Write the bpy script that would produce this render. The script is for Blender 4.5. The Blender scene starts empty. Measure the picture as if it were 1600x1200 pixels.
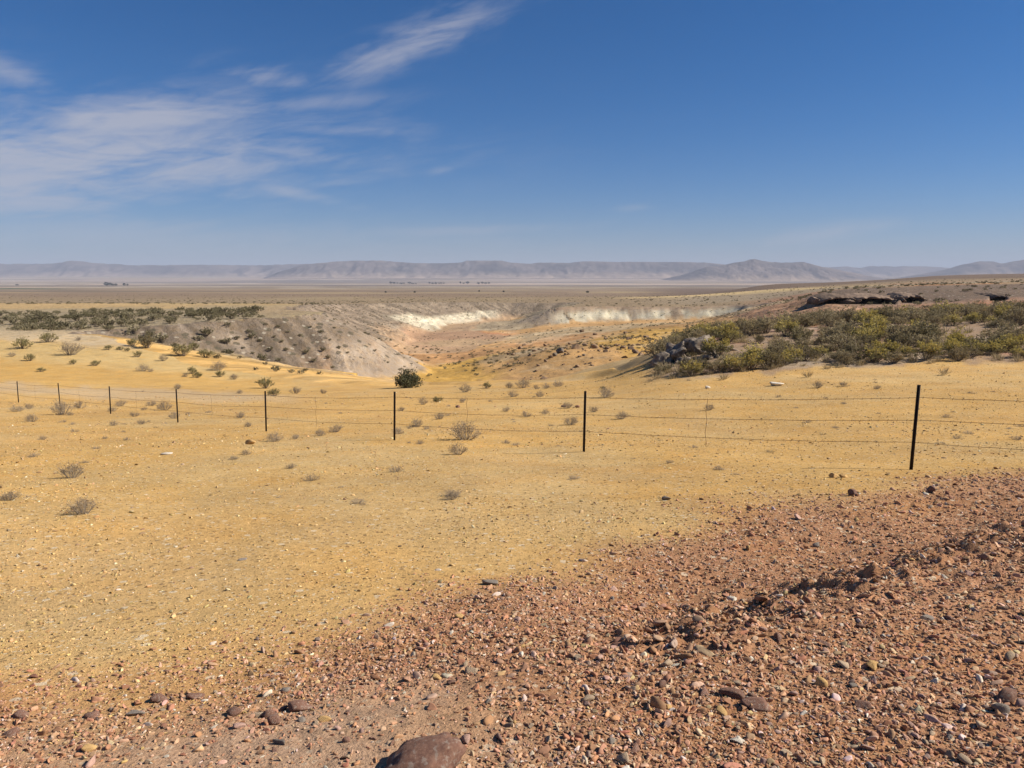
import bpy, math, random
import numpy as np
from mathutils import Vector

# ------------------------------------------------------------------ camera, sky, sun, exposure
scene = bpy.context.scene
COL = scene.collection
F = 1200.0                              # focal length in photo pixels (1600 wide)
PITCH = math.atan(163.0 / F)
CP, SP = math.cos(PITCH), math.sin(PITCH)

cam_d = bpy.data.cameras.new("camera")
cam_d.sensor_width = 36.0
cam_d.lens = 36.0 * F / 1600.0
cam_d.clip_start = 0.1
cam_d.clip_end = 120000.0
cam = bpy.data.objects.new("camera", cam_d)
cam.location = (0, 0, 0)
cam.rotation_euler = (math.pi / 2 - PITCH, 0, 0)
COL.objects.link(cam)
scene.camera = cam

SUN_AZ, SUN_EL = math.radians(92.0), math.radians(38.0)      # clockwise from +Y
sun_vec = Vector((math.sin(SUN_AZ) * math.cos(SUN_EL), math.cos(SUN_AZ) * math.cos(SUN_EL), math.sin(SUN_EL)))
sun_d = bpy.data.lights.new("sun", 'SUN')
sun_d.energy = 5.0
sun_d.angle = math.radians(0.5)
sun_d.color = (1.0, 0.94, 0.84)
sun = bpy.data.objects.new("sun", sun_d)
sun.rotation_euler = sun_vec.to_track_quat('Z', 'Y').to_euler()
COL.objects.link(sun)

scene.view_settings.view_transform = 'Standard'
scene.view_settings.look = 'None'
scene.view_settings.gamma = 1.0
scene.view_settings.use_curve_mapping = False
scene.view_settings.exposure = 0.48
scene.cycles.max_bounces = 5
scene.cycles.diffuse_bounces = 1
scene.cycles.transmission_bounces = 2
scene.cycles.transparent_max_bounces = 6
scene.cycles.volume_bounces = 0
scene.cycles.use_denoising = True


def azel(px, row):
    """azimuth / elevation in degrees of a photo pixel (design aid for the cirrus)"""
    X, Y = (px - 800) / F, (600 - row) / F
    x, y, z = X, CP + Y * SP, -SP + Y * CP
    return math.degrees(math.atan2(x, y)), math.degrees(math.atan2(z, math.hypot(x, y)))


def build_world():
    w = bpy.data.worlds.new("World")
    scene.world = w
    w.use_nodes = True
    nt = w.node_tree
    nt.nodes.clear()
    N, L = nt.nodes.new, nt.links.new

    def m(op, a, b=None, c=None):
        n = N('ShaderNodeMath'); n.operation = op
        for i, v in enumerate((a, b, c)):
            if v is None: continue
            if isinstance(v, (int, float)): n.inputs[i].default_value = v
            else: L(v, n.inputs[i])
        return n.outputs[0]
    sky = N('ShaderNodeTexSky')
    sky.sky_type = 'NISHITA'
    sky.sun_disc = False
    sky.sun_elevation = SUN_EL
    sky.sun_rotation = SUN_AZ
    sky.altitude = 1500
    sky.air_density = 1.0
    sky.dust_density = 0.8
    sky.ozone_density = 10.0
    tc = N('ShaderNodeTexCoord')
    sep = N('ShaderNodeSeparateXYZ'); L(tc.outputs['Generated'], sep.inputs[0])
    az = m('MULTIPLY', m('ARCTAN2', sep.outputs[0], sep.outputs[1]), 57.29578)
    el = m('MULTIPLY', m('ARCSINE', sep.outputs[2]), 57.29578)

    def streak(rot, sx, sy, detail, dist, off):
        c, s = math.cos(math.radians(rot)), math.sin(math.radians(rot))
        u = m('ADD', m('MULTIPLY', az, c), m('MULTIPLY', el, s))
        v = m('ADD', m('MULTIPLY', az, -s), m('MULTIPLY', el, c))
        cb = N('ShaderNodeCombineXYZ')
        L(m('MULTIPLY', u, sx), cb.inputs[0]); L(m('MULTIPLY', v, sy), cb.inputs[1]); cb.inputs[2].default_value = off
        n = N('ShaderNodeTexNoise'); n.inputs['Scale'].default_value = 1.0
        n.inputs['Detail'].default_value = detail; n.inputs['Roughness'].default_value = 0.58
        n.inputs['Distortion'].default_value = dist
        L(cb.outputs[0], n.inputs['Vector'])
        return n.outputs[0]
    n_flat = streak(7, 0.085, 0.42, 7, 0.9, 1.3)
    n_diag = streak(24, 0.11, 0.5, 7, 0.9, 7.7)
    n_fine = streak(12, 0.35, 1.6, 6, 0.6, 3.1)
    total = None
    # px, row, half length px, half thickness px, tilt degrees (up to the right), strength, which streaks
    for px, row, rl, rt, tilt, st, kind in [
            (130, 250, 380, 78, 5, 1.0, 0), (30, 292, 330, 46, 4, .95, 0), (200, 185, 230, 36, 8, .95, 0),
            (645, 68, 165, 27, 21, .72, 1), (420, 122, 85, 20, -4, .5, 1), (8, 112, 70, 22, -14, .6, 0),
            (520, 205, 130, 11, 1, .5, 0), (490, 160, 130, 14, 6, .4, 1), (455, 300, 90, 13, -10, .55, 0),
            (180, 365, 520, 34, 0, .34, 0), (720, 360, 190, 10, 2, .32, 0), (1290, 365, 140, 15, 7, .42, 0),
            (690, 266, 26, 7, 10, .3, 1), (990, 324, 40, 6, 4, .22, 0), (-420, 200, 330, 80, 4, .8, 0)]:
        a0, e0 = azel(px, row)
        k = 1 / 21.5
        c, s = math.cos(math.radians(tilt)), math.sin(math.radians(tilt))
        da, de = m('SUBTRACT', az, a0), m('SUBTRACT', el, e0)
        u = m('DIVIDE', m('ADD', m('MULTIPLY', da, c), m('MULTIPLY', de, s)), rl * k)
        v = m('DIVIDE', m('ADD', m('MULTIPLY', da, -s), m('MULTIPLY', de, c)), rt * k)
        d2 = m('ADD', m('MULTIPLY', u, u), m('MULTIPLY', v, v))
        g = m('POWER', 2.718, m('MULTIPLY', d2, -0.85))
        nn = n_diag if kind else n_flat
        mr = N('ShaderNodeMapRange'); mr.interpolation_type = 'SMOOTHSTEP'
        L(m('ADD', m('ADD', nn, m('MULTIPLY', g, 0.34)), m('MULTIPLY', n_fine, .46)), mr.inputs[0])
        mr.inputs[1].default_value = 0.71; mr.inputs[2].default_value = 1.2
        a = m('MULTIPLY', m('MULTIPLY', mr.outputs[0], g), st)
        total = a if total is None else m('MAXIMUM', total, a)
    veil = m('MULTIPLY', m('POWER', 2.718, m('MULTIPLY', m('ABSOLUTE', el), -.36)), .8)      # thin milky veil low all round the sky
    alpha = m('MINIMUM', m('MULTIPLY', total, 0.85), .75)
    mix = N('ShaderNodeMix'); mix.data_type = 'RGBA'
    hs = N('ShaderNodeHueSaturation'); hs.inputs['Saturation'].default_value = 1.17; L(sky.outputs[0], hs.inputs['Color'])
    L(alpha, mix.inputs[0])
    mix.inputs[7].default_value = (5.6, 5.65, 6.4, 1)
    bg = N('ShaderNodeBackground'); bg.inputs[1].default_value = 0.062
    vm = N('ShaderNodeMix'); vm.data_type = 'RGBA'
    L(veil, vm.inputs[0]); L(hs.outputs[0], vm.inputs[6]); vm.inputs[7].default_value = (4.4, 4.2, 4.45, 1)
    L(vm.outputs[2], mix.inputs[6])
    L(mix.outputs[2], bg.inputs[0])
    out = N('ShaderNodeOutputWorld'); L(bg.outputs[0], out.inputs[0])


build_world()

# ------------------------------------------------------------------ noise helpers
rng = np.random.default_rng(11)
random.seed(5)


def _hash(ix, iy, seed):
    h = (ix.astype(np.int64) * 374761393 + iy.astype(np.int64) * 668265263 + seed * 974634777) & 0xFFFFFFFF
    h = ((h ^ (h >> 13)) * 1274126177) & 0xFFFFFFFF
    h = h ^ (h >> 16)
    return (h & 0xFFFF).astype(np.float32) / 65535.0


def vnoise(x, y, seed=0):
    ix, iy = np.floor(x), np.floor(y)
    fx, fy = x - ix, y - iy
    fx = fx * fx * fx * (fx * (fx * 6 - 15) + 10); fy = fy * fy * fy * (fy * (fy * 6 - 15) + 10)
    a, b = _hash(ix, iy, seed), _hash(ix + 1, iy, seed)
    c, d = _hash(ix, iy + 1, seed), _hash(ix + 1, iy + 1, seed)
    return (a + (b - a) * fx) * (1 - fy) + (c + (d - c) * fx) * fy


def fbm(x, y, octv=4, seed=0, gain=.5):
    s, a, t = 0.0, 1.0, 0.0
    for k in range(octv):
        s = s + a * vnoise(x * 2 ** k + 17.3 * k, y * 2 ** k - 9.1 * k, seed + k)
        t += a; a *= gain
    return s / t * 2 - 1


def sstep(a, b, x):
    t = np.clip((x - a) / (b - a), 0, 1)
    return t * t * (3 - 2 * t)


# ------------------------------------------------------------------ terrain: surveyed profiles -> height function
def slope_of(row):
    return np.tan(np.arctan((600 - np.asarray(row, float)) / F) - PITCH)


FAR = [(1000, 464), (1500, 460), (2000, 457), (3500, 452), (6000, 447), (9000, 443.5), (12000, 439.5), (15000, 435.5), (20000, 432), (40000, 431)]
UP = {
    -300: [(10, 775), (20, 690), (30, 660), (43, 636), (60, 612), (80, 580), (100, 545), (120, 525), (150, 507), (200, 493), (300, 480), (400, 474), (700, 471)],
    0: [(10, 776), (17, 708), (24, 678), (34, 651), (46, 629), (55, 617), (65, 604), (75, 586), (85, 564), (95, 541), (105, 525), (115, 517), (130, 510), (160, 498), (200, 489), (250, 482), (320, 477), (380, 474), (500, 476), (700, 471)],
    150: [(10, 777), (17, 708), (24, 677), (34, 649), (43, 636), (55, 618), (65, 606), (75, 591), (85, 570), (95, 548), (105, 531), (115, 521), (130, 511), (150, 500), (200, 487), (250, 481), (320, 476), (380, 474), (500, 476), (700, 471)],
    300: [(10, 778), (17, 706), (24, 676), (29, 660), (40, 640), (55, 618), (65, 606), (75, 594), (85, 576), (95, 558), (105, 540), (128, 506), (150, 495), (200, 485), (260, 479), (340, 475), (420, 474), (700, 470)],
    420: [(10, 778), (17, 706), (24.4, 674), (30, 657), (40, 638), (55, 619), (70, 607), (80, 590), (110, 535), (142, 495), (150, 492), (200, 483), (260, 478), (340, 475), (500, 474), (700, 470)],
    550: [(10, 778), (17, 706), (21, 688), (30, 656), (45, 625), (60, 611), (72, 604), (100, 555), (150, 489), (200, 482), (300, 476), (420, 475), (500, 473), (600, 471), (700, 469)],
    700: [(10, 778), (17, 705), (20, 688), (30, 653), (45, 623), (60, 608), (70, 602), (100, 560), (150, 492), (300, 477), (500, 472), (600, 470), (700, 468)],
    850: [(10, 777), (17, 706), (30, 648), (45, 616), (58, 602), (66, 599), (100, 560), (200, 500), (400, 480), (500, 474), (600, 470), (700, 467)],
    950: [(10, 773), (17, 703), (25, 662), (40, 618), (55, 597), (62, 594), (100, 550), (200, 495), (400, 480), (500, 472), (650, 466)],
    1040: [(10, 768), (15, 716), (25, 658), (40, 606), (47, 592), (51, 574), (56, 552), (62, 535), (70, 528), (100, 530), (200, 490), (400, 481), (500, 470), (650, 464)],
    1100: [(10, 765), (15, 715), (25, 655), (38, 606), (45, 588), (50, 565), (55, 540), (60, 527), (66, 520), (72, 519), (85, 526), (100, 526), (200, 492), (300, 484), (400, 481), (500, 470), (600, 464), (700, 460)],
    1200: [(10, 763), (13.5, 726), (20, 680), (30, 632), (40, 598), (44, 586), (50, 556), (56, 534), (62, 518), (70, 510), (80, 508), (95, 513), (120, 508), (160, 498), (200, 490), (300, 478), (400, 472), (500, 464), (620, 456), (700, 452), (900, 453), (1200, 447), (1500, 442), (2000, 449), (3500, 452)],
    1300: [(10, 760), (12.6, 733), (20, 678), (30, 628), (38, 598), (43, 585), (50, 552), (57, 529), (64, 513), (72, 505), (85, 502), (100, 506), (120, 502), (160, 493), (190, 485), (204, 477), (210, 461), (225, 455), (260, 451), (300, 453), (400, 453), (600, 449), (1000, 445), (1500, 442), (2500, 447), (3500, 451)],
    1450: [(10, 758), (12.4, 734), (20, 676), (30, 624), (38, 594), (42, 582), (50, 548), (58, 523), (66, 507), (76, 497), (90, 493), (110, 497), (140, 492), (180, 482), (202, 475), (208, 462), (225, 455), (250, 448), (270, 445), (350, 446), (600, 442), (1000, 436), (1500, 432), (2200, 431), (3000, 436), (5000, 445)],
    1600: [(10, 756), (11.5, 740), (20, 672), (30, 620), (38, 591), (42, 580), (50, 545), (58, 519), (66, 503), (78, 491), (95, 487), (120, 489), (160, 480), (190, 471), (210, 460), (230, 450), (250, 444), (280, 441), (400, 441), (700, 436), (1200, 431), (1800, 428), (2500, 427), (3500, 434), (6000, 445)],
    1900: [(10, 752), (20, 668), (30, 616), (40, 582), (50, 540), (60, 510), (75, 490), (95, 482), (150, 476), (200, 462), (250, 442), (400, 437), (800, 430), (1500, 425), (2500, 424), (3500, 432), (6000, 445)],
}
FLOOR = {
    480: [(60, 650), (80, 630), (105, 616), (135, 605), (150, 596), (180, 580), (250, 555), (350, 532), (430, 518), (520, 509), (700, 500)],
    600: [(60, 650), (80, 628), (105, 615), (135, 604), (150, 594), (180, 578), (250, 553), (350, 530), (430, 516), (520, 508), (700, 500)],
    700: [(60, 645), (80, 624), (105, 612), (130, 601), (150, 589), (180, 574), (250, 552), (350, 528), (430, 512), (520, 500), (700, 490)],
    800: [(60, 640), (80, 619), (105, 608), (125, 594), (140, 575), (165, 559), (200, 550), (250, 541), (350, 524), (430, 508), (520, 495), (700, 485)],
    870: [(60, 636), (80, 616), (105, 605), (120, 592), (133, 566), (144, 549), (150, 545), (165, 549), (210, 542), (280, 524), (350, 514), (400, 507), (520, 492), (700, 480)],
    940: [(60, 632), (80, 613), (105, 603), (120, 586), (133, 561), (144, 546), (152, 545), (170, 541), (210, 531), (280, 517), (350, 510), (400, 505), (520, 490), (700, 478)],
    1000: [(60, 628), (80, 609), (105, 600), (118, 586), (133, 563), (145, 549), (152, 546), (165, 537), (200, 523), (260, 513), (340, 507), (400, 503), (520, 488)],
    1100: [(60, 620), (80, 600), (105, 590), (130, 565), (150, 545), (200, 516), (260, 508), (340, 504), (400, 500), (520, 486)],
    1250: [(60, 610), (80, 590), (130, 548), (200, 506), (300, 500), (400, 494), (520, 480)],
}
LY0, LY1, NLY = math.log(8.0), math.log(45000.0), 1300
PX0, PX1, DPX = -500.0, 2100.0, 10.0


def _smooth(a, sig, axis):
    r = int(3 * sig) + 1
    k = np.exp(-.5 * (np.arange(-r, r + 1) / sig) ** 2); k /= k.sum()
    pad = [(0, 0), (0, 0)]; pad[axis] = (r, r)
    b = np.pad(a, pad, mode='edge')
    return np.apply_along_axis(lambda v: np.convolve(v, k, 'valid'), axis, b)


def make_table(cols, far, sy=5.0, sx=2.6):
    ly = np.linspace(LY0, LY1, NLY)
    px = np.arange(PX0, PX1 + 1, DPX)
    keys = sorted(cols)
    prof = []
    for k in keys:
        pts = list(cols[k])
        if far: pts += [p for p in FAR if p[0] > pts[-1][0] * 1.15]
        prof.append(np.interp(ly, np.log([p[0] for p in pts]), slope_of([p[1] for p in pts])))
    prof = np.array(prof)
    T = np.empty((NLY, len(px)))
    for j, p in enumerate(px):
        q = np.clip(p, keys[0], keys[-1])
        i = min(max(np.searchsorted(keys, q) - 1, 0), len(keys) - 2)
        f = (q - keys[i]) / (keys[i + 1] - keys[i])
        T[:, j] = prof[i] * (1 - f) + prof[i + 1] * f
    T = _smooth(T, sy, 0)
    T = _smooth(T, sx, 1)
    return T


TUP, TFL = make_table(UP, True), make_table(FLOOR, False, 4.0)


def lookup(T, px, ly):
    u = np.clip((ly - LY0) / (LY1 - LY0) * (NLY - 1), 0, NLY - 1.001)
    v = np.clip((px - PX0) / DPX, 0, T.shape[1] - 1.001)
    i, j = u.astype(int), v.astype(int)
    fu, fv = u - i, v - j
    return (T[i, j] * (1 - fu) + T[i + 1, j] * fu) * (1 - fv) + (T[i, j + 1] * (1 - fu) + T[i + 1, j + 1] * fu) * fv


# canyon rim in plan: (x, y, slope of the talus below the edge that starts here, kind)
RIM = [(-62.5, 112, .26, 'bench'), (-43.5, 95, .2, 'bench'), (-32, 85, .19, 'bench'), (-20, 76, .19, 'bench'), (-11.7, 71, .19, 'field'),
       (-5.8, 70, .19, 'field'), (0, 68, .19, 'field'), (5.2, 63, .19, 'field'), (9.2, 56, .25, 'field'), (10.5, 51, .5, 'mound'),
       (14, 58, .42, 'mound'), (20, 66, .34, 'mound'), (32, 78, .3, 'mound'), (60, 98, .25, 'mound'), (82, 150, .2, 'red'),
       (86, 205, .3, 'red'), (96, 260, .3, 'tan'), (125, 345, .3, 'white'), (117, 398, .52, 'white'), (60, 410, .55, 'white'),
       (26, 408, .4, 'brown'), (38, 455, .25, 'brown'), (46, 505, .2, 'far'), (0, 520, .22, 'far'), (-40, 503, .24, 'far'),
       (-70, 470, .26, 'far'), (-90, 420, .3, 'far'), (-88, 360, .34, 'far'), (-80, 300, .4, 'far'), (-70, 240, .45, 'spur'),
       (-55, 190, .5, 'spur'), (-42, 163, .52, 'spur'), (-38.7, 150, .52, 'spur'), (-47, 142, .52, 'spur'), (-60.8, 130, .5, 'spur'),
       (-69, 120, .35, 'spur')]
RX = np.array([r[0] for r in RIM]); RY = np.array([r[1] for r in RIM])
KINDS = ['bench', 'field', 'mound', 'red', 'tan', 'white', 'brown', 'far', 'spur']
LEDGES = [(1310, 470, 46), (1364, 470, 66), (1422, 468, 32), (1556, 468, 24)]
YB_X = [-9, -2.6, -1.4, -.65, .5, 2.35, 7.4, 20]
YB_Y = [2.4, 3.6, 4.0, 4.7, 6.0, 7.9, 10.9, 16]


def polar(x, y):
    th = np.arctan2(x, y)
    r = np.hypot(x, y)
    tc = np.clip(th, -0.86, 0.86)
    return 800 + F * np.tan(tc), np.maximum(r * np.cos(tc), .05), r, th


def upper(x, y):
    px, ye, r, th = polar(x, y)
    ly = np.log(np.maximum(ye, 8.0))
    zt = lookup(TUP, px, ly) * ye
    yc = np.maximum(y, -3)
    zn = -1.62 - .13 * yc + .018 * x
    dl = (y - (3.72 + .62 * x)) / 1.18          # the shoulder's edge
    zn = zn + .13 * np.exp(-((dl + .25) / 1.0) ** 2) * sstep(-3.5, 0, x) + .05 * np.clip(-dl, 0, 3)
    dw = dl + fbm(x / .8, y / .8, 3, 17) * .45
    zn = zn - .13 * sstep(-.15, .4, dw) * sstep(2.2, .6, dl) * sstep(.0, 1.2, x)
    w = sstep(7, 13, r)
    back = sstep(1.75, 3.1, np.abs(th))
    zt = zt * (1 - back) + (-1.6 - .004 * r) * back
    return zn * (1 - w) + zt * w


_rimz = None


def height(x, y, want=False):
    global _rimz
    x = np.asarray(x, np.float64); y = np.asarray(y, np.float64)
    if _rimz is None:
        _rimz = upper(RX, RY)
    px, ye, r, th = polar(x, y)
    z = upper(x, y)
    n25 = fbm(x / 26, y / 26, 3, 3)
    z = z + n25 * .45 * sstep(55, 140, r) * (1 - sstep(500, 1500, r)) + fbm(x / 160, y / 160, 3, 31) * 1.6 * sstep(350, 900, r)
    sel = np.where((y > 45) & (y < 560) & (x > -110) & (x < 150))
    inside = np.zeros(x.shape, bool); frac = np.ones(x.shape); kind = np.full(x.shape, -1); along = np.zeros(x.shape)
    if len(sel[0]):
        wx = x[sel] + fbm(x[sel] / 9, y[sel] / 9, 3, 51) * np.clip(r[sel] / 60, .6, 4)
        wy = y[sel] + fbm(x[sel] / 9, y[sel] / 9, 3, 57) * np.clip(r[sel] / 60, .6, 4)
        n = len(RX)
        ins = np.zeros(wx.shape, bool)
        best = np.full(wx.shape, -1e9); bk = np.zeros(wx.shape, int); bl = np.zeros(wx.shape); brz = np.zeros(wx.shape)
        acc = 0.0; bd = None
        for i in range(n):
            j = (i + 1) % n
            x0, y0, x1, y1 = RX[i], RY[i], RX[j], RY[j]
            cr = ((y0 > wy) != (y1 > wy)) & (wx < (x1 - x0) * (wy - y0) / (y1 - y0 + 1e-12) + x0)
            ins ^= cr
            ex, ey = x1 - x0, y1 - y0
            L = math.hypot(ex, ey)
            t = np.clip(((wx - x0) * ex + (wy - y0) * ey) / (L * L), 0, 1)
            d = np.hypot(wx - x0 - t * ex, wy - y0 - t * ey)
            sl = RIM[i][2] * (1 - t) + RIM[j][2] * t
            rz = _rimz[i] * (1 - t) + _rimz[j] * t
            a = acc + t * L
            s2 = sl
            bd = d if bd is None else np.minimum(bd, d)
            # rounded shoulder at the rim
            rr = 4.0 if RIM[i][3] in ('bench', 'field') else (.5 if RIM[i][3] == 'spur' else 1.6)
            zz = rz - s2 * (np.sqrt(d * d + rr * rr) - rr)
            better = zz > best
            best = np.where(better, zz, best); bk = np.where(better, i, bk); bl = np.where(better, a, bl); brz = np.where(better, rz, brz)
            acc += L
        drop = np.maximum(brz - best, 0)
        best = best - drop * (fbm(bl / 3.2, drop / 12, 3, 71) * np.where(r[sel] > 330, .05, .10) + fbm(bl / 11, drop / 20, 2, 77) * .13)
        fl = lookup(TFL, px[sel], np.log(ye[sel])) * ye[sel] + n25[sel] * .5 + fbm(wx / 5, wy / 5, 4, 83) * .28 + (.5 - np.abs(fbm(wx / 16, wy / 22, 4, 87))) * 1.1 * sstep(125, 170, wy)
        # soft maximum of floor and talus
        k = 1.2
        m = np.maximum(best, fl); q = np.minimum(best, fl)
        zi = m + k * np.exp(-(m - q) / k) * .35
        zi = np.minimum(zi, np.maximum(z[sel], brz + .2))
        zsel = z[sel]
        bw = sstep(0, 1, bd / np.where(np.array([k[3] == 'spur' for k in RIM])[bk], 1.6, np.clip(r[sel] / 26, 2.2, 7)))
        z[sel] = np.where(ins, zsel + (zi - zsel) * bw, zsel)
        inside[sel] = ins
        frac[sel] = np.clip((z[sel] - fl) / np.maximum(brz - fl, .5), 0, 1)
        kind[sel] = np.where(ins, bk, -1); along[sel] = bl
    # hollows under the ledges of the red ridge
    for lpx, lrow, lw in LEDGES:
        m = np.abs(px - lpx + fbm(px / 9, ye / 3, 2, 91) * 5) < lw * .5
        m &= (ye > 196) & (ye < 212)
        z = np.where(m, np.minimum(z, slope_of(lrow + 5) * 207.0), z)
    # field undulation
    nf = 1 - sstep(60, 120, r)
    z = z + fbm(x / 7, y / 7, 3, 5) * .12 * sstep(6, 14, r) * nf + fbm(x / 1.3, y / 1.3, 3, 7) * .025 * nf * sstep(2.5, 6, r)
    # gravel bank: clods and hollows
    yb = np.interp(x, YB_X, YB_Y)
    red = sstep(1.5, -1.2, y - yb + fbm(x / 1.6, y / 1.6, 4, 13) * 1.3) * (r < 40)
    dl = (y - (3.72 + .62 * x)) / 1.18
    ridge = np.exp(-((dl + fbm(x / .9, y / .9, 2, 27) * .3) / .62) ** 2) * sstep(-.2, 1.0, x) * red
    near = 1 - sstep(9, 16, r)
    cl = 1 - np.abs(fbm(x / .42, y / .42, 4, 23))
    z = z + near * red * (fbm(x / .5, y / .5, 4, 19) * .022 + fbm(x / .12, y / .12, 3, 29) * .010)
    z = z + near * ridge * ((cl ** 2 - .6) * .10 + np.maximum(fbm(x / .22, y / .22, 3, 37), 0) * .15)
    # rubble texture on slopes
    z = z + fbm(x / 2.2, y / 2.2, 4, 41) * .16 * sstep(80, 120, r) * (1 - sstep(300, 600, r)) * np.where(inside, 1.0, .5)
    if want:
        return z, dict(px=px, ye=ye, r=r, th=th, inside=inside, frac=frac, kind=kind, along=along, red=red, ridge=ridge)
    return z


def H(x, y):
    return float(height(np.array([x]), np.array([y]))[0])


def project(x, y, z):
    d = y * CP - z * SP
    return 800 + F * x / d, 600 - F * (y * SP + z * CP) / d


_hy = np.exp(np.linspace(math.log(1.6), math.log(2500), 2600))


def hit(px, row, ymin=1.6, ymax=2500):
    """ground point seen at a photo pixel (first crossing of the sight line with the terrain)"""
    X, Y = (px - 800) / F, (600 - row) / F
    dy, dz = CP + Y * SP, -SP + Y * CP
    ys = np.exp(np.linspace(math.log(ymin), math.log(ymax), 420))
    for _ in range(2):
        xs = X * ys / dy; zs = dz * ys / dy
        h = height(xs, ys)
        below = np.where(zs <= h)[0]
        i = below[0] if len(below) else int(np.argmin(zs - h))
        a, b = max(i - 1, 0), min(i + 1, len(ys) - 1)
        if _ == 0: ys = np.linspace(ys[a], ys[b], 24)
    return Vector((xs[i], ys[i], h[i]))


# ------------------------------------------------------------------ materials
def nodes(name):
    mt = bpy.data.materials.new(name)
    mt.use_nodes = True
    nt = mt.node_tree
    b = nt.nodes['Principled BSDF']
    b.inputs['Specular IOR Level'].default_value = .15
    return mt, nt, b


def add_noise(nt, vec, scale, detail=3, rough=.6):
    n = nt.nodes.new('ShaderNodeTexNoise')
    n.inputs['Scale'].default_value = scale; n.inputs['Detail'].default_value = detail; n.inputs['Roughness'].default_value = rough
    nt.links.new(vec, n.inputs['Vector'])
    return n.outputs[0]


def maprange(nt, v, a, b, c, d):
    n = nt.nodes.new('ShaderNodeMapRange')
    nt.links.new(v, n.inputs[0])
    for i, q in enumerate((a, b, c, d)): n.inputs[i + 1].default_value = q
    return n.outputs[0]


def math2(nt, op, a, b):
    n = nt.nodes.new('ShaderNodeMath'); n.operation = op
    for i, v in enumerate((a, b)):
        if isinstance(v, (int, float)): n.inputs[i].default_value = v
        else: nt.links.new(v, n.inputs[i])
    return n.outputs[0]


def scale_col(nt, col, fac):
    n = nt.nodes.new('ShaderNodeVectorMath'); n.operation = 'SCALE'
    nt.links.new(col, n.inputs[0])
    if isinstance(fac, (int, float)): n.inputs[3].default_value = fac
    else: nt.links.new(fac, n.inputs[3])
    return n.outputs[0]


def mixcol(nt, f, a, b):
    n = nt.nodes.new('ShaderNodeMix'); n.data_type = 'RGBA'
    for s, v in ((0, f), (6, a), (7, b)):
        if isinstance(v, (int, float)): n.inputs[s].default_value = v
        elif isinstance(v, tuple): n.inputs[s].default_value = (*v, 1)
        else: nt.links.new(v, n.inputs[s])
    return n.outputs[2]


def attr(nt, name, kind='GEOMETRY'):
    n = nt.nodes.new('ShaderNodeAttribute'); n.attribute_name = name; n.attribute_type = kind
    return n


def ground_material():
    mt, nt, b = nodes('desert_soil')
    geo = nt.nodes.new('ShaderNodeNewGeometry')
    pos = geo.outputs['Position']
    soil = attr(nt, 'soil').outputs['Color']
    grav = attr(nt, 'gravel').outputs['Fac']
    far = attr(nt, 'far').outputs['Fac']
    n1 = add_noise(nt, pos, .55, 4)
    n2 = add_noise(nt, pos, 9, 4)
    n3 = add_noise(nt, pos, 55, 3, .7)
    nb = add_noise(nt, pos, .05, 5)
    f = math2(nt, 'MULTIPLY', maprange(nt, n1, .25, .75, .86, 1.14), maprange(nt, n2, .25, .75, .82, 1.18))
    f = math2(nt, 'MULTIPLY', f, maprange(nt, n3, .25, .75, .72, 1.28))
    f = math2(nt, 'MULTIPLY', f, maprange(nt, nb, .3, .7, .9, 1.1))
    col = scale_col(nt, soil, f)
    # warm / pale drift
    nw = add_noise(nt, pos, .9, 5)
    warm = nt.nodes.new('ShaderNodeVectorMath'); warm.operation = 'MULTIPLY'
    nt.links.new(col, warm.inputs[0]); warm.inputs[1].default_value = (1.06, .92, .66)
    col = mixcol(nt, math2(nt, 'MULTIPLY', maprange(nt, nw, .45, .72, 0, 1), .6), col, warm.outputs[0])
    # pale flakes, and dark specks painting the shade in small pits
    for sc, lim, colr in ((26, .80, (.62, .52, .36)), (11, .90, (.66, .56, .40)), (17, .84, (.12, .075, .04)), (31, .86, (.14, .085, .04))):
        v = nt.nodes.new('ShaderNodeTexVoronoi'); v.inputs['Scale'].default_value = sc
        nt.links.new(pos, v.inputs['Vector'])
        sp = nt.nodes.new('ShaderNodeSeparateColor'); nt.links.new(v.outputs['Color'], sp.inputs[0])
        pick = math2(nt, 'MULTIPLY', math2(nt, 'GREATER_THAN', sp.outputs[0], lim), math2(nt, 'LESS_THAN', v.outputs['Distance'], .36))
        col = mixcol(nt, math2(nt, 'MULTIPLY', math2(nt, 'MULTIPLY', pick, grav), .7), col, colr)
    # scattered stones and scrub seen from afar
    for sc, lim, colr, st in ((.55, .72, (.10, .085, .055), .75), (1.3, .80, (.12, .095, .065), .6), (.9, .86, (.5, .43, .32), .5)):
        v = nt.nodes.new('ShaderNodeTexVoronoi'); v.inputs['Scale'].default_value = sc
        nt.links.new(pos, v.inputs['Vector'])
        sp = nt.nodes.new('ShaderNodeSeparateColor'); nt.links.new(v.outputs['Color'], sp.inputs[0])
        pick = math2(nt, 'MULTIPLY', math2(nt, 'GREATER_THAN', sp.outputs[0], lim), math2(nt, 'LESS_THAN', v.outputs['Distance'], .33))
        col = mixcol(nt, math2(nt, 'MULTIPLY', math2(nt, 'MULTIPLY', pick, far), st), col, colr)
    nt.links.new(col, b.inputs['Base Color'])
    b.inputs['Roughness'].default_value = .95
    b.inputs['Specular IOR Level'].default_value = .08
    hgt = math2(nt, 'ADD', math2(nt, 'MULTIPLY', n2, .016), math2(nt, 'MULTIPLY', n3, .011))
    hgt = math2(nt, 'ADD', hgt, math2(nt, 'MULTIPLY', math2(nt, 'MULTIPLY', add_noise(nt, pos, 1.1, 5, .65), far), .55))
    bp = nt.nodes.new('ShaderNodeBump'); bp.inputs['Strength'].default_value = .9; bp.inputs['Distance'].default_value = 1.0
    nt.links.new(hgt, bp.inputs['Height']); nt.links.new(bp.outputs[0], b.inputs['Normal'])
    return mt


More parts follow.
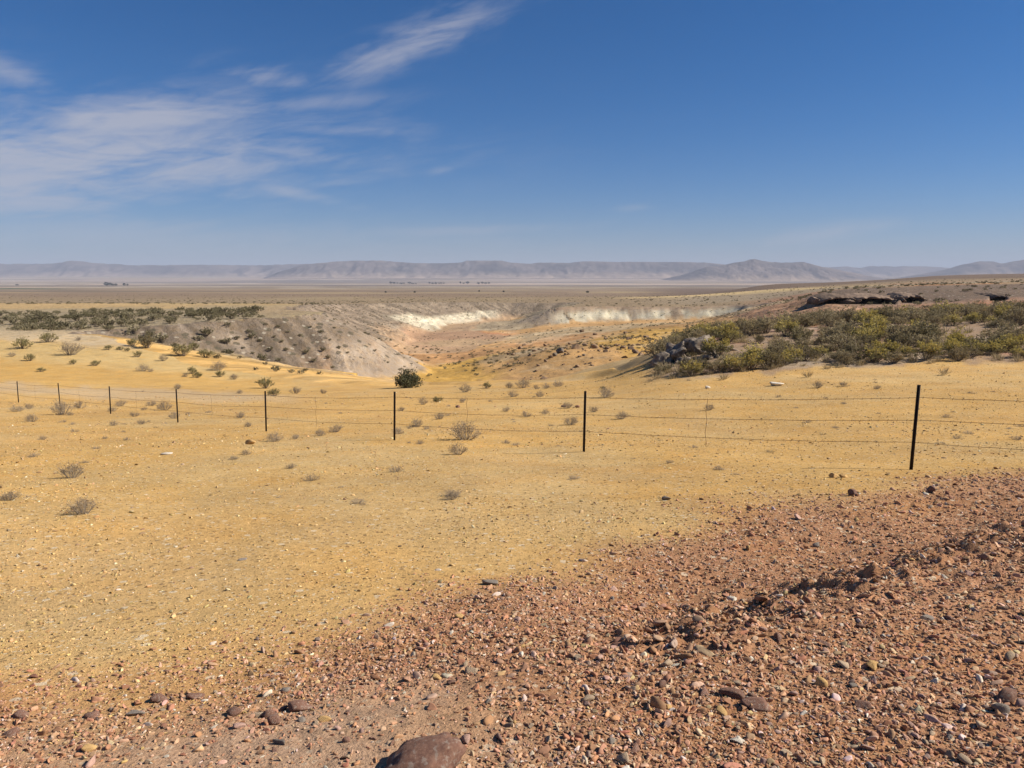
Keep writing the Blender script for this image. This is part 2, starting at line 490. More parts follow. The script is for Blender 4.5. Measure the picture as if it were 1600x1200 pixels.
def rock_material(name, c1, c2, scale=6, patch=None):
    mt, nt, b = nodes(name)
    tc = nt.nodes.new('ShaderNodeTexCoord'); v = tc.outputs['Object']
    n = add_noise(nt, v, scale, 6, .65)
    n2 = add_noise(nt, v, scale * 9, 4, .7)
    col = mixcol(nt, maprange(nt, n, .35, .65, 0, 1), c1, c2)
    if patch:
        n3 = add_noise(nt, v, scale * .6, 5)
        col = mixcol(nt, maprange(nt, n3, .54, .62, 0, .8), col, patch)
    oi = nt.nodes.new('ShaderNodeObjectInfo')
    f = math2(nt, 'MULTIPLY', maprange(nt, n2, .25, .75, .72, 1.25), maprange(nt, oi.outputs['Random'], 0, 1, .8, 1.2))
    nt.links.new(scale_col(nt, col, f), b.inputs['Base Color'])
    b.inputs['Roughness'].default_value = .85
    bp = nt.nodes.new('ShaderNodeBump'); bp.inputs['Strength'].default_value = .5; bp.inputs['Distance'].default_value = .12 / scale
    nt.links.new(math2(nt, 'ADD', n2, n), bp.inputs['Height']); nt.links.new(bp.outputs[0], b.inputs['Normal'])
    return mt


def gravel_material():
    mt, nt, b = nodes('gravel_chips')
    col = attr(nt, 'col', 'INSTANCER').outputs['Color']
    geo = nt.nodes.new('ShaderNodeNewGeometry')
    n2 = add_noise(nt, geo.outputs['Position'], 90, 3, .7)
    nt.links.new(scale_col(nt, col, maprange(nt, n2, .25, .75, .75, 1.25)), b.inputs['Base Color'])
    b.inputs['Roughness'].default_value = .85
    return mt


def leaf_material(name, c1, c2, trans=.25):
    mt, nt, b = nodes(name)
    oi = nt.nodes.new('ShaderNodeObjectInfo')
    geo = nt.nodes.new('ShaderNodeNewGeometry')
    n = add_noise(nt, geo.outputs['Position'], 5, 3)
    f = math2(nt, 'ADD', math2(nt, 'MULTIPLY', oi.outputs['Random'], .55), math2(nt, 'MULTIPLY', n, .6))
    col = mixcol(nt, maprange(nt, f, .25, .85, 0, 1), c1, c2)
    nt.links.new(col, b.inputs['Base Color'])
    b.inputs['Roughness'].default_value = .8
    tr = nt.nodes.new('ShaderNodeBsdfTranslucent'); nt.links.new(col, tr.inputs[0])
    ms = nt.nodes.new('ShaderNodeMixShader'); ms.inputs[0].default_value = trans
    nt.links.new(b.outputs[0], ms.inputs[1]); nt.links.new(tr.outputs[0], ms.inputs[2])
    nt.links.new(ms.outputs[0], nt.nodes['Material Output'].inputs[0])
    return mt


M = {
    'soil': ground_material(),
    'gravel': gravel_material(),
    'sage': leaf_material('sage_leaves', (.28, .22, .115), (.42, .335, .185)),
    'sage_dark': leaf_material('dark_scrub_leaves', (.19, .152, .075), (.29, .235, .12)),
    'green': leaf_material('olive_leaves', (.22, .19, .075), (.32, .27, .115)),
    'flower': leaf_material('rabbitbrush_flowers', (.47, .36, .085), (.58, .46, .15)),
    'scrub': leaf_material('scrub_leaves', (.22, .185, .10), (.33, .28, .165)),
    'scrub_dark': leaf_material('scrub_dark_leaves', (.15, .13, .07), (.23, .195, .105)),
    'dry': leaf_material('dry_leaves', (.27, .20, .125), (.36, .28, .18)),
    'straw': leaf_material('straw', (.36, .27, .14), (.46, .36, .21)),
    'twig': rock_material('twig_bark', (.15, .115, .08), (.25, .20, .145), 20),
    'twig_grey': rock_material('dry_twig_bark', (.24, .19, .14), (.34, .275, .205), 20),
    'maroon': rock_material('maroon_rock', (.17, .085, .06), (.27, .15, .10), 9, (.34, .26, .2)),
    'pink': rock_material('pink_rock', (.42, .24, .18), (.5, .33, .25), 14),
    'ochre': rock_material('ochre_rock', (.56, .32, .10), (.58, .38, .18), 14),
    'greyrock': rock_material('grey_rock', (.19, .155, .125), (.29, .24, .19), 12),
    'tan': rock_material('tan_rock', (.38, .26, .16), (.48, .36, .24), 12),
    'pale': rock_material('pale_rock', (.58, .5, .38), (.68, .6, .48), 12),
    'ledge': rock_material('ledge_rock', (.11, .085, .062), (.33, .265, .20), 2.6, (.17, .115, .08)),
    'dark_ledge': rock_material('dark_ledge_rock', (.17, .115, .08), (.27, .19, .13), .8),
    'brown_boulder': rock_material('brown_boulder_rock', (.16, .10, .06), (.30, .20, .12), 1.4),
}


def steel_material():
    mt, nt, b = nodes('weathered_post_steel')
    tc = nt.nodes.new('ShaderNodeTexCoord')
    n = add_noise(nt, tc.outputs['Object'], 22, 5)
    nt.links.new(mixcol(nt, maprange(nt, n, .4, .7, 0, 1), (.022, .02, .018), (.06, .036, .025)), b.inputs['Base Color'])
    b.inputs['Roughness'].default_value = .65; b.inputs['Metallic'].default_value = .2
    return mt


def wire_material():
    mt, nt, b = nodes('rusty_wire')
    tc = nt.nodes.new('ShaderNodeTexCoord')
    n = add_noise(nt, tc.outputs['Object'], 15, 4)
    nt.links.new(mixcol(nt, n, (.05, .03, .02), (.13, .075, .045)), b.inputs['Base Color'])
    b.inputs['Roughness'].default_value = .7; b.inputs['Metallic'].default_value = .3
    return mt


M['steel'], M['wire'] = steel_material(), wire_material()


# ------------------------------------------------------------------ mesh helpers
def mesh_np(name, verts, faces, mat=None, smooth=False):
    """verts (n,3); faces (m,k) array with a constant k"""
    me = bpy.data.meshes.new(name)
    verts = np.asarray(verts, np.float32); faces = np.asarray(faces, np.int32)
    k = faces.shape[1]
    me.vertices.add(len(verts)); me.vertices.foreach_set('co', verts.ravel())
    me.loops.add(faces.size); me.loops.foreach_set('vertex_index', faces.ravel())
    me.polygons.add(len(faces))
    me.polygons.foreach_set('loop_start', np.arange(0, faces.size, k, dtype=np.int32))
    me.polygons.foreach_set('loop_total', np.full(len(faces), k, np.int32))
    if smooth: me.polygons.foreach_set('use_smooth', np.ones(len(faces), bool))
    me.update(calc_edges=True)
    if mat: me.materials.append(mat)
    return me


def link(name, data, parent=None, label=None, cat=None, group=None, kind=None, loc=None, rot=None, scale=None):
    o = bpy.data.objects.new(name, data)
    COL.objects.link(o)
    if parent: o.parent = parent
    tag(o, label, cat, group, kind)
    if loc is not None: o.location = loc
    if rot is not None: o.rotation_euler = rot
    if scale is not None: o.scale = scale if hasattr(scale, '__len__') else (scale,) * 3
    return o


def tag(o, label=None, cat=None, group=None, kind=None):
    if label: o['label'] = label
    if cat: o['category'] = cat
    if group: o['group'] = group
    if kind: o['kind'] = kind
    return o


class MB:
    def __init__(s): s.v, s.f, s.n = [], [], 0

    def add(s, v, f):
        s.v.append(np.asarray(v, float)); s.f.append(np.asarray(f) + s.n); s.n += len(v)

    def tube(s, pts, rad, sides=3):
        pts = np.asarray(pts, float); n = len(pts)
        rad = np.broadcast_to(np.asarray(rad, float), (n,))
        d = np.gradient(pts, axis=0); d /= np.linalg.norm(d, axis=1)[:, None] + 1e-9
        ref = np.array([.31, .95, .05]) if abs(d[0, 2]) > .8 else np.array([0, 0, 1.])
        a = np.cross(d, ref); a /= np.linalg.norm(a, axis=1)[:, None] + 1e-9
        b = np.cross(d, a)
        ang = np.arange(sides) * 2 * math.pi / sides
        v = (pts[:, None] + rad[:, None, None] * (np.cos(ang)[None, :, None] * a[:, None] + np.sin(ang)[None, :, None] * b[:, None])).reshape(-1, 3)
        f = []
        for i in range(n - 1):
            for j in range(sides):
                k = (j + 1) % sides
                f.append((i * sides + j, i * sides + k, (i + 1) * sides + k, (i + 1) * sides + j))
        s.add(v, np.array(f))

    def box(s, c, h):
        c, h = np.array(c), np.array(h)
        g = np.array([(-1, -1, -1), (1, -1, -1), (1, 1, -1), (-1, 1, -1), (-1, -1, 1), (1, -1, 1), (1, 1, 1), (-1, 1, 1)], float)
        s.add(c + g * h, np.array([(0, 3, 2, 1), (4, 5, 6, 7), (0, 1, 5, 4), (1, 2, 6, 5), (2, 3, 7, 6), (3, 0, 4, 7)]))

    def mesh(s, name, mat, smooth=False):
        return mesh_np(name, np.concatenate(s.v), np.concatenate(s.f), mat, smooth)


def leaf_quads(pts, dirs, L, W, r):
    """one diamond leaf per point"""
    n = len(pts)
    d = dirs + r.normal(0, .55, (n, 3)); d /= np.linalg.norm(d, axis=1)[:, None]
    s = np.cross(d, r.normal(0, 1, (n, 3))); s /= np.linalg.norm(s, axis=1)[:, None] + 1e-9
    L = L * r.uniform(.6, 1.3, (n, 1)); W = W * r.uniform(.6, 1.3, (n, 1))
    v = np.stack([pts, pts + d * L * .5 + s * W, pts + d * L, pts + d * L * .5 - s * W], 1).reshape(-1, 3)
    return v, np.arange(4 * n).reshape(n, 4)


def icosphere(sub):
    import bmesh
    bm = bmesh.new(); bmesh.ops.create_icosphere(bm, subdivisions=sub, radius=1.0)
    v = np.array([x.co[:] for x in bm.verts]); f = np.array([[q.index for q in p.verts] for p in bm.faces])
    bm.free()
    return v, f


ICO = {k: icosphere(k) for k in (1, 2, 3, 4)}


def rock_geo(seed, sub=2, cuts=9, shape=(1, .8, .6), rough=.05, round_=0.0, dr=(.40, .78)):
    r = np.random.default_rng(seed)
    v, f = ICO[sub]
    v = v.copy()
    for _ in range(cuts):
        n = r.normal(0, 1, 3); n /= np.linalg.norm(n)
        d = r.uniform(*dr)
        o = np.maximum(v @ n - d, 0)
        v -= (o * (1 - round_))[:, None] * n
    if rough:
        k = r.uniform(0, 99)
        nn = vnoise(v[:, 0] * 3 + k, v[:, 1] * 3 + v[:, 2] * 2.3 + k, seed) - .5 + .5 * (vnoise(v[:, 0] * 7 + k, v[:, 2] * 7 - v[:, 1] * 5 + k, seed + 3) - .5)
        v *= 1 + rough * 2 * nn[:, None]
    return v * np.array(shape), f


# ------------------------------------------------------------------ the ground sheet
def soil_colours(x, y, z, I):
    px, ye, r, frac, kind, inside = I['px'], I['ye'], I['r'], I['frac'], I['kind'], I['inside']
    ly = np.log(np.maximum(ye, .5))
    n = len(x)
    wn = fbm(px / 45, ly * 9, 4, 101)
    wn2 = fbm(px / 260, ly * 6, 4, 111)
    C = np.tile(np.array([.55, .335, .115]), (n, 1))

    def mixin(w, c):
        nonlocal C
        C = C * (1 - w[:, None]) + np.array(c) * w[:, None]

    fld = 1 - sstep(70, 100, r)
    mixin(sstep(.0, .5, fbm(x / 5, y / 5, 4, 121)) * .45 * fld, (.53, .385, .19))
    mixin(sstep(.05, .5, fbm(x / 3, y / 3, 4, 127)) * .35 * fld, (.46, .27, .10))
    mixin(sstep(0, 9, x) * sstep(60, 20, r) * .35, (.43, .265, .095))  # right side of the field painted darker, imitating duller light there
    mixin(sstep(14, 5, r) * .3, (.55, .35, .165))
    # plateau and plain by distance
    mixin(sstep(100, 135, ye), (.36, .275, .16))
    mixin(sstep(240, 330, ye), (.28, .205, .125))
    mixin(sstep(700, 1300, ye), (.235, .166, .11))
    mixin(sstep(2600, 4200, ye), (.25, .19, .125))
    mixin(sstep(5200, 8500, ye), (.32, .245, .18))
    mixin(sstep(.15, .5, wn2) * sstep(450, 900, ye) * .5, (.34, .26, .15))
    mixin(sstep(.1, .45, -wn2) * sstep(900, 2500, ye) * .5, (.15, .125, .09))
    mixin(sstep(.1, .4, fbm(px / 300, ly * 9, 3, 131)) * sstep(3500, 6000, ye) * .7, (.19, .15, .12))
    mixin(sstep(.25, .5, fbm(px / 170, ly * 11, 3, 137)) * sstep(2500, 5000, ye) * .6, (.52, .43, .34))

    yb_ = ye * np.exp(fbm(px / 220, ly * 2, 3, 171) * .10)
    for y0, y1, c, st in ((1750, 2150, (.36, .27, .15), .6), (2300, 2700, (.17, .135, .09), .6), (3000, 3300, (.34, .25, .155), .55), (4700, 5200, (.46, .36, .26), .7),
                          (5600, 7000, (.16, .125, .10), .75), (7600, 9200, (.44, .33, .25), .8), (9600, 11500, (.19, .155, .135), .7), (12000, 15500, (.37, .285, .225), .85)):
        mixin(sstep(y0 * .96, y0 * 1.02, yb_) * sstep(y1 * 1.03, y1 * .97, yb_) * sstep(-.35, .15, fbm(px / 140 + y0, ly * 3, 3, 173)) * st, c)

    def blob(px0, y0, rpx, rly, c, st=1.0, w=.35, soft=.3):
        d = np.sqrt(((px - px0) / rpx) ** 2 + ((ly - math.log(y0)) / rly) ** 2) + wn * w
        mixin(sstep(1 + soft, 1 - soft, d) * st, c)
    # left bench bands: pinkish tan, saturated yellow, cream crest
    left = sstep(520, 380, px) * (~inside)
    q = ye + (px - 150) * .02 + wn * 6
    mixin(left * sstep(48, 56, q) * sstep(68, 62, q) * .8, (.50, .355, .20))
    mixin(left * sstep(62, 68, q) * sstep(88, 78, q) * .8, (.54, .325, .10))
    mixin(left * sstep(80, 88, q) * sstep(104, 96, q) * .75, (.54, .385, .17))
    mixin(left * sstep(96, 104, q) * sstep(128, 122, q) * .9, (.50, .385, .24))
    mixin(left * sstep(118, 126, q) * sstep(250, 200, q) * .8, (.33, .26, .165))
    blob(60, 330, 420, .30, (.49, .335, .16), .9)
    blob(330, 360, 90, .12, (.46, .33, .16), .8)
    blob(440, 190, 90, .2, (.40, .285, .165), .7)
    # right: mound soil, red valley, ledge ridge, yellow strip, dark hills
    ml = sstep(1000, 1050, px) * (~inside) * sstep(44.5, 47, ye + wn * 3) * sstep(130, 100, ye)
    mixin(ml, (.30, .205, .135))
    mixin(ml * sstep(0, .4, fbm(x / 4, y / 4, 3, 141)), (.34, .19, .13))
    mixin(ml * sstep(.1, .5, fbm(x / 6, y / 6, 3, 143)) * .7, (.38, .30, .22))
    rr = sstep(1130, 1260, px) * sstep(90, 120, ye) * sstep(800, 500, ye)
    mixin(rr, (.33, .20, .13))
    mixin(rr * sstep(.0, .4, wn) * .7, (.40, .19, .10))
    mixin(rr * sstep(195, 207, ye) * sstep(285, 250, ye), (.18, .13, .095))
    mixin(sstep(1250, 1350, px) * sstep(250, 285, ye + wn * 30) * sstep(700, 430, ye), (.32, .22, .13))
    blob(1480, 300, 90, .12, (.45, .23, .11), .8)
    blob(1520, 520, 70, .2, (.55, .46, .32), .8)
    blob(1135, 640, 140, .22, (.56, .41, .21), .9)
    blob(1300, 620, 130, .14, (.44, .33, .17), .8)
    mixin(sstep(960, 1080, px) * sstep(820, 1000, ye) * sstep(4600, 3600, ye), (.165, .115, .08))
    mixin(sstep(960, 1100, px) * sstep(430, 470, ye) * sstep(640, 560, ye), (.29, .225, .15))
    blob(20, 3750, 100, .07, (.07, .10, .045), .9, .08, .15)
    # canyon interior
    rk = np.array([KINDS.index(k[3]) for k in RIM])
    kk = np.where(kind >= 0, rk[np.clip(kind, 0, len(RIM) - 1)], -1)
    fl = inside & (frac < .9)
    floor_c = [(-1, (.50, .345, .15))]
    w = inside * sstep(.55, .2, frac)
    mixin(w, (.46, .275, .12))

    def fblob(px0, y0, rpx, rly, c, st=1.0):
        d = np.sqrt(((px - px0) / rpx) ** 2 + ((ly - math.log(y0)) / rly) ** 2) + wn * .4
        mixin(inside * sstep(1.25, .75, d) * st * sstep(.75, .35, frac), c)
    fblob(640, 150, 200, .24, (.58, .345, .09))
    fblob(640, 230, 130, .18, (.44, .245, .11))
    fblob(660, 330, 150, .2, (.42, .19, .105))
    fblob(700, 345, 90, .10, (.33, .125, .075))
    fblob(560, 300, 60, .25, (.38, .25, .165))
    fblob(720, 300, 60, .08, (.55, .40, .19), .8)
    fblob(890, 150, 130, .24, (.56, .335, .14))
    fblob(880, 250, 110, .15, (.50, .275, .12))
    fblob(1010, 190, 90, .28, (.56, .335, .095))
    fblob(815, 172, 60, .08, (.34, .26, .16), .7)
    fblob(930, 300, 160, .16, (.43, .31, .175))
    fblob(800, 420, 110, .1, (.30, .24, .16), .9)
    mixin(inside * sstep(.25, .5, fbm(x / 14, y / 8, 4, 151)) * .35 * sstep(.6, .3, frac), (.58, .47, .31))
    sp = (kk == 8)
    mixin(sp * sstep(.05, .2, frac), (.20, .152, .108))
    mixin(sp * sstep(.15, .45, fbm(I['along'] / 9, frac * 1.5, 3, 161)) * sstep(.1, .3, frac) * .6, (.27, .21, .155))
    lowr = sstep(500, 570, px + wn * 50 + (1 - frac) * 50) * sstep(.8, .45, frac + wn * .2)
    mixin(sp * lowr * (r < 200) * sstep(.03, .14, frac), (.35, .27, .195))
    mixin(sp * lowr * (r < 200) * sstep(.03, .14, frac) * sstep(.1, .4, wn) * .7, (.38, .25, .155))
    fa = (kk == 7)
    mixin(fa * sstep(.1, .3, frac), (.26, .20, .142))
    mixin(fa * sstep(.45, .2, frac + wn * .2) * .8, (.38, .255, .155))
    mixin(fa * sstep(560, 610, px + wn * 40) * sstep(790, 740, px + wn * 40) * sstep(.08, .2, frac + wn * .15) * sstep(.60, .46, frac + wn * .15) * sstep(385, 412, ye + wn * 12), (.54, .465, .335))
    mixin(fa * sstep(600, 560, px) * .5, (.24, .18, .13))
    wh = (kk == 5)
    mixin(wh * sstep(.05, .2, frac + wn * .1), (.36, .275, .19))
    mixin(wh * sstep(.10, .25, frac + wn * .25) * sstep(.80, .62, frac + wn * .25) * sstep(850, 890, px) * sstep(-.6, -.3, fbm(px / 30, ly * 40, 3, 191)), (.56, .495, .36))
    mixin(wh * sstep(.80, .92, frac + wn * .2), (.30, .215, .145))
    br = (kk == 6)
    mixin(br * sstep(.1, .4, frac), (.27, .215, .145))
    mixin((kk == 3) * sstep(.1, .4, frac), (.40, .235, .14))
    mixin((kk == 4) * sstep(.1, .4, frac), (.42, .3, .18))
    mixin((kk == 2) * sstep(.15, .5, frac), (.44, .30, .14))
    rill = fbm(I['along'] / 1.7, frac * 1.4, 3, 181)
    C = C * (1 + (inside * sstep(.08, .25, frac) * np.where(kk == 5, .22, .7) * rill)[:, None])
    # beds of the banks
    bed = fbm(z / .9 + fbm(x / 20, y / 20, 2, 183) * 2, z * 0, 3, 185)
    C = C * (1 + (inside * (ye > 120) * sstep(.7, .3, frac) * .35 * bed)[:, None])
    # the gravel bank and the road edge
    mixin(I['red'], (.40, .205, .105))
    sh = I['red'] * sstep(.9, -.3, x + .1 + (y - 2.6) * .3 + fbm(x / .7, y / .7, 3, 15) * .4) * sstep(4.3, 3.4, y - .25 * x)
    mixin(sh * .95, (.45, .285, .175))
    mixin(I['red'] * sstep(1.5, 4, x) * sstep(5, 3, y - .5 * x) * .5, (.39, .21, .12))
    grav = (1 - sstep(60, 140, r)) * (.85 + .0 * r)
    grav = grav * (1 - .5 * sh)
    far = sstep(70, 130, r) * (1 - .6 * sstep(900, 3000, r))
    cut = np.where((kk == 5) | (inside & (frac < .3)) | ((kk == 1) & inside), .35, 1.0)
    left_soft = sstep(520, 380, px) * sstep(125, 100, ye)
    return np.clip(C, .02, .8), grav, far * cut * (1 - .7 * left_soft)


def build_ground():
    th = np.radians(np.concatenate([
        np.linspace(-180, -60, 34)[:-1], np.linspace(-60, -38, 44)[:-1], np.linspace(-38, 38, 761), np.linspace(38, 60, 45)[1:], np.linspace(60, 180, 35)[1:-1]]))
    lr = np.concatenate([[math.log(.01)], np.arange(math.log(.4), math.log(8), .0105), np.arange(math.log(8), math.log(600), .008), np.arange(math.log(600), math.log(32000), .022), [math.log(32000)]])
    R = np.exp(lr)
    nt_, nr = len(th), len(R)
    X = (R[:, None] * np.sin(th)[None, :]).ravel(); Y = (R[:, None] * np.cos(th)[None, :]).ravel()
    Z, I = height(X, Y, True)
    C, grav, far = soil_colours(X, Y, Z, I)
    i = np.arange(nr - 1)[:, None] * nt_
    j = np.arange(nt_)[None, :]; j2 = (j + 1) % nt_
    faces = np.stack([i + j, i + nt_ + j, i + nt_ + j2, i + j2], -1).reshape(-1, 4)
    faces = faces[:, ::-1]
    V = np.stack([X, Y, Z], 1)
    me = mesh_np('ground', V, faces, M['soil'], True)
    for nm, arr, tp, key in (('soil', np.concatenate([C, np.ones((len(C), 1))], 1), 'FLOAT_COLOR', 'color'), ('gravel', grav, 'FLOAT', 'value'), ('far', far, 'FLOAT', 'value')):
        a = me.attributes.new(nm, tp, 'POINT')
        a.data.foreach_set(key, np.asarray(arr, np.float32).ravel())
    link('ground', me, kind='structure', label='yellow and red desert ground falling away to a canyon and a wide plain', cat='ground')


build_ground()


# ------------------------------------------------------------------ mountains
def mountain_material():
    mt, nt, b = nodes('mountain_slopes')
    geo = nt.nodes.new('ShaderNodeNewGeometry')
    n = add_noise(nt, geo.outputs['Position'], .0012, 6, .65)
    n2 = add_noise(nt, geo.outputs['Position'], .006, 5, .7)
    hgt = attr(nt, 'rise').outputs['Fac']
    col = mixcol(nt, maprange(nt, n, .38, .62, 0, 1), (.10, .085, .08), (.19, .15, .13))
    col = mixcol(nt, math2(nt, 'MULTIPLY', maprange(nt, hgt, .05, .42, 1, 0), .85), col, (.36, .27, .20))
    nt.links.new(scale_col(nt, col, maprange(nt, n2, .3, .7, .8, 1.2)), b.inputs['Base Color'])
    b.inputs['Roughness'].default_value = 1.0; b.inputs['Specular IOR Level'].default_value = 0
    return mt


M['mountain'] = mountain_material()


def mountain(name, label, D, depth, tops, base_row, seed, mesa=.0):
    pxs = np.linspace(tops[0][0], tops[-1][0], 420)
    us = np.linspace(0, 1, 90)
    top = np.interp(pxs, [t[0] for t in tops], [t[1] for t in tops])
    zt = slope_of(top) * D; zb = slope_of(base_row) * D - 34
    E = zt - zb
    P, U = np.meshgrid(pxs, us)
    Yv = D + (U - .55) * depth
    Xv = (P - 800) / F * Yv
    Eg = np.broadcast_to(E, P.shape)
    rid = 1 - np.abs(fbm(Xv / (depth * .16), Yv / (depth * .3), 5, seed))
    rid2 = 1 - np.abs(fbm(Xv / (depth * .06), Yv / (depth * .12), 4, seed + 9))
    f = np.where(U < .55, U / .55, (1 - U) / .45)
    base = sstep(0, 1, np.clip(f, 0, 1)) ** 1.05
    h = Eg * (base * (1 + mesa) - (1 - rid) * .62 * np.sqrt(np.clip(base, 0, 1)) * (1 - .7 * base) * 1.3 - (1 - rid2) * .2 * base * (1.12 - base))
    if mesa: h = np.minimum(h, Eg * (1 - .03 * (1 - rid2)))
    Zv = zb + np.maximum(h, -20)
    V = np.stack([Xv, Yv, Zv], -1).reshape(-1, 3)
    nu, npx = P.shape
    i = np.arange(nu - 1)[:, None] * npx; j = np.arange(npx - 1)[None, :]
    faces = np.stack([i + j, i + j + 1, i + npx + j + 1, i + npx + j], -1).reshape(-1, 4)
    me = mesh_np(name, V, faces, M['mountain'], True)
    a = me.attributes.new('rise', 'FLOAT', 'POINT'); a.data.foreach_set('value', np.clip(h / np.maximum(Eg, 1), 0, 1).astype(np.float32).ravel())
    link(name, me, kind='structure', label=label)


mountain('mountain_ridge', 'low hazy ridge with one rounded knob on the far left horizon', 21000, 4500,
         [(-500, 416), (-200, 414), (0, 411), (60, 412), (92, 410), (108, 407), (120, 406), (136, 408), (160, 411), (210, 413), (260, 414), (300, 413), (400, 414), (480, 412), (560, 412), (640, 420), (700, 438)], 433, 201)
mountain('mesa_range', 'flat-topped hazy mesa range along the middle of the horizon', 17500, 4200,
         [(400, 440), (440, 425), (480, 414), (520, 410), (555, 408), (600, 408), (650, 412), (700, 412), (722, 411), (730, 408), (783, 408), (798, 411), (828, 413), (840, 411), (890, 411), (910, 409), (960, 410), (1040, 410), (1100, 411), (1130, 414), (1170, 424), (1230, 440)], 433, 211, .28)
mountain('mountain_peaks', 'jagged hazy peaks right of the mesa range', 14000, 3400,
         [(1010, 441), (1060, 430), (1100, 417), (1130, 413), (1148, 409), (1172, 404), (1190, 408), (1215, 410), (1250, 409), (1280, 416), (1320, 424), (1400, 440)], 437, 221)
mountain('distant_hills', 'pale low hills far behind the brown slope', 23000, 5000,
         [(1150, 438), (1230, 425), (1270, 418), (1350, 415), (1440, 416), (1500, 418), (1560, 415), (1700, 414), (1900, 418)], 433, 231)
mountain('mountain_slope', 'long hazy mountain rising at the right edge of the horizon', 16500, 4200,
         [(1360, 441), (1420, 430), (1470, 420), (1500, 412), (1520, 407), (1560, 408), (1600, 403), (1700, 399), (1900, 404), (2100, 415)], 433, 241)


# ------------------------------------------------------------------ shrubs: one mesh set per variant, copied as individuals
def shrub_parts(seed, stems, branch, leaves, L, W, hgt=.8, spread=.5, droop=.0, tipbias=.6, twig_r=.012):
    """a shrub about 1 m wide: returns stem MB and leaf point / direction arrays"""
    r = np.random.default_rng(seed)
    mb = MB(); P, D, T = [], [], []
    for i in range(stems):
        a = r.uniform(0, 2 * math.pi); e = math.sqrt(r.uniform(0.0, 1)) * spread
        end = np.array([math.cos(a) * e, math.sin(a) * e, hgt * r.uniform(.6, 1.05) * math.sqrt(max(.08, 1 - (e / (spread * 1.12)) ** 2))])
        base = np.array([math.cos(a), math.sin(a), 0]) * e * .15
        mid = base * .4 + end * .55 + np.array([math.cos(a), math.sin(a), 0]) * e * .12 + r.normal(0, .02, 3)
        mb.tube([base - (0, 0, .05), mid, end], [twig_r * 1.5, twig_r, twig_r * .45])
        for k in range(branch):
            t = r.uniform(.35, 1)
            p0 = mid + (end - mid) * max(0, (t - .5) * 2) if t > .5 else base + (mid - base) * t * 2
            dv = (end - base) * .5 + r.normal(0, .32, 3) * np.array([1, 1, .8]); dv[2] = abs(dv[2]) * .8 + .05 - droop
            ln = r.uniform(.10, .22)
            p1 = p0 + dv / np.linalg.norm(dv) * ln
            if p1[2] < .02: p1[2] = .03
            mb.tube([p0, p1], [twig_r * .55, twig_r * .25])
            if leaves:
                tt = r.uniform(0, 1, leaves) ** (1 - tipbias)
                pts = p0 + (p1 - p0) * tt[:, None] + r.normal(0, .018, (leaves, 3))
                P.append(pts); D.append(np.tile((p1 - p0) / ln, (leaves, 1))); T.append(np.full(leaves, p1[2]))
    if P: return mb, np.concatenate(P), np.concatenate(D), np.concatenate(T), r
    return mb, None, None, None, r


def make_variant(kind, seed):
    """list of (part name, mesh)"""
    if kind == 'sagebrush':
        mb, P, D, T, r = shrub_parts(seed, 26, 7, 9, .06, .014, .72, .5, twig_r=.010)
        v, f = leaf_quads(P, D, .070, .015, r)
        return [('stems', mb.mesh('sage_stems', M['twig'])), ('foliage', mesh_np('sage_foliage', v, f, M['sage'] if seed % 3 else M['sage_dark']))]
    if kind == 'rabbitbrush':
        mb, P, D, T, r = shrub_parts(seed, 30, 7, 9, .06, .014, .8, .5, twig_r=.009)
        top = T > np.quantile(T, .55) + r.normal(0, .06, len(T))
        v, f = leaf_quads(P[~top], D[~top], .075, .013, r)
        v2, f2 = leaf_quads(P[top], D[top] + (0, 0, .5), .055, .02, r)
        return [('stems', mb.mesh('rabbitbrush_stems', M['twig'])), ('foliage', mesh_np('rabbitbrush_foliage', v, f, M['green'])), ('flowers', mesh_np('rabbitbrush_flowers', v2, f2, M['flower']))]
    if kind == 'dry_shrub':
        mb, P, D, T, r = shrub_parts(seed, 34, 8, 2, .05, .01, .62, .5, twig_r=.007)
        v, f = leaf_quads(P, D, .06, .010, r)
        return [('twigs', mb.mesh('dry_twigs', M['twig_grey'])), ('dry_leaves', mesh_np('dry_leaves', v, f, M['dry']))]
    if kind == 'green_shrub':
        mb, P, D, T, r = shrub_parts(seed, 24, 7, 7, .06, .014, .66, .5, twig_r=.009)
        v, f = leaf_quads(P, D, .07, .017, r)
        return [('stems', mb.mesh('green_stems', M['twig'])), ('foliage', mesh_np('green_foliage', v, f, M['green']))]
    if kind == 'slope_shrub':
        mb, P, D, T, r = shrub_parts(seed, 14, 4, 7, .12, .03, .62, .5, twig_r=.014)
        v, f = leaf_quads(P, D, .12, .035, r)
        return [('stems', mb.mesh('slope_stems', M['twig'])), ('foliage', mesh_np('slope_foliage', v, f, M['scrub_dark'] if seed % 2 else M['scrub']))]


VAR = {k: [make_variant(k, 1000 * (i + 1) + 7 * len(k) + i) for i in range(n)] for k, n in
       (('sagebrush', 7), ('rabbitbrush', 4), ('dry_shrub', 6), ('green_shrub', 4), ('slope_shrub', 5))}
SOURCES = {}


def shrub(kind, p, width, label, group, cat='shrub', name=None, hs=1.0):
    r = random
    parts = r.choice(VAR[kind])
    s = width
    root = link(name or kind, None, label=label, cat=cat, group=group, loc=(p[0], p[1], p[2] - .02), rot=(r.uniform(-.08, .08), r.uniform(-.08, .08), r.uniform(0, 6.28)),
                scale=(s * r.uniform(.9, 1.15), s * r.uniform(.9, 1.1), s * hs * r.uniform(.85, 1.15)))
    root.empty_display_size = .1
    for nm, me in parts:
        o = link(nm, me, parent=root)
        SOURCES.setdefault((kind, nm), o)
    return root


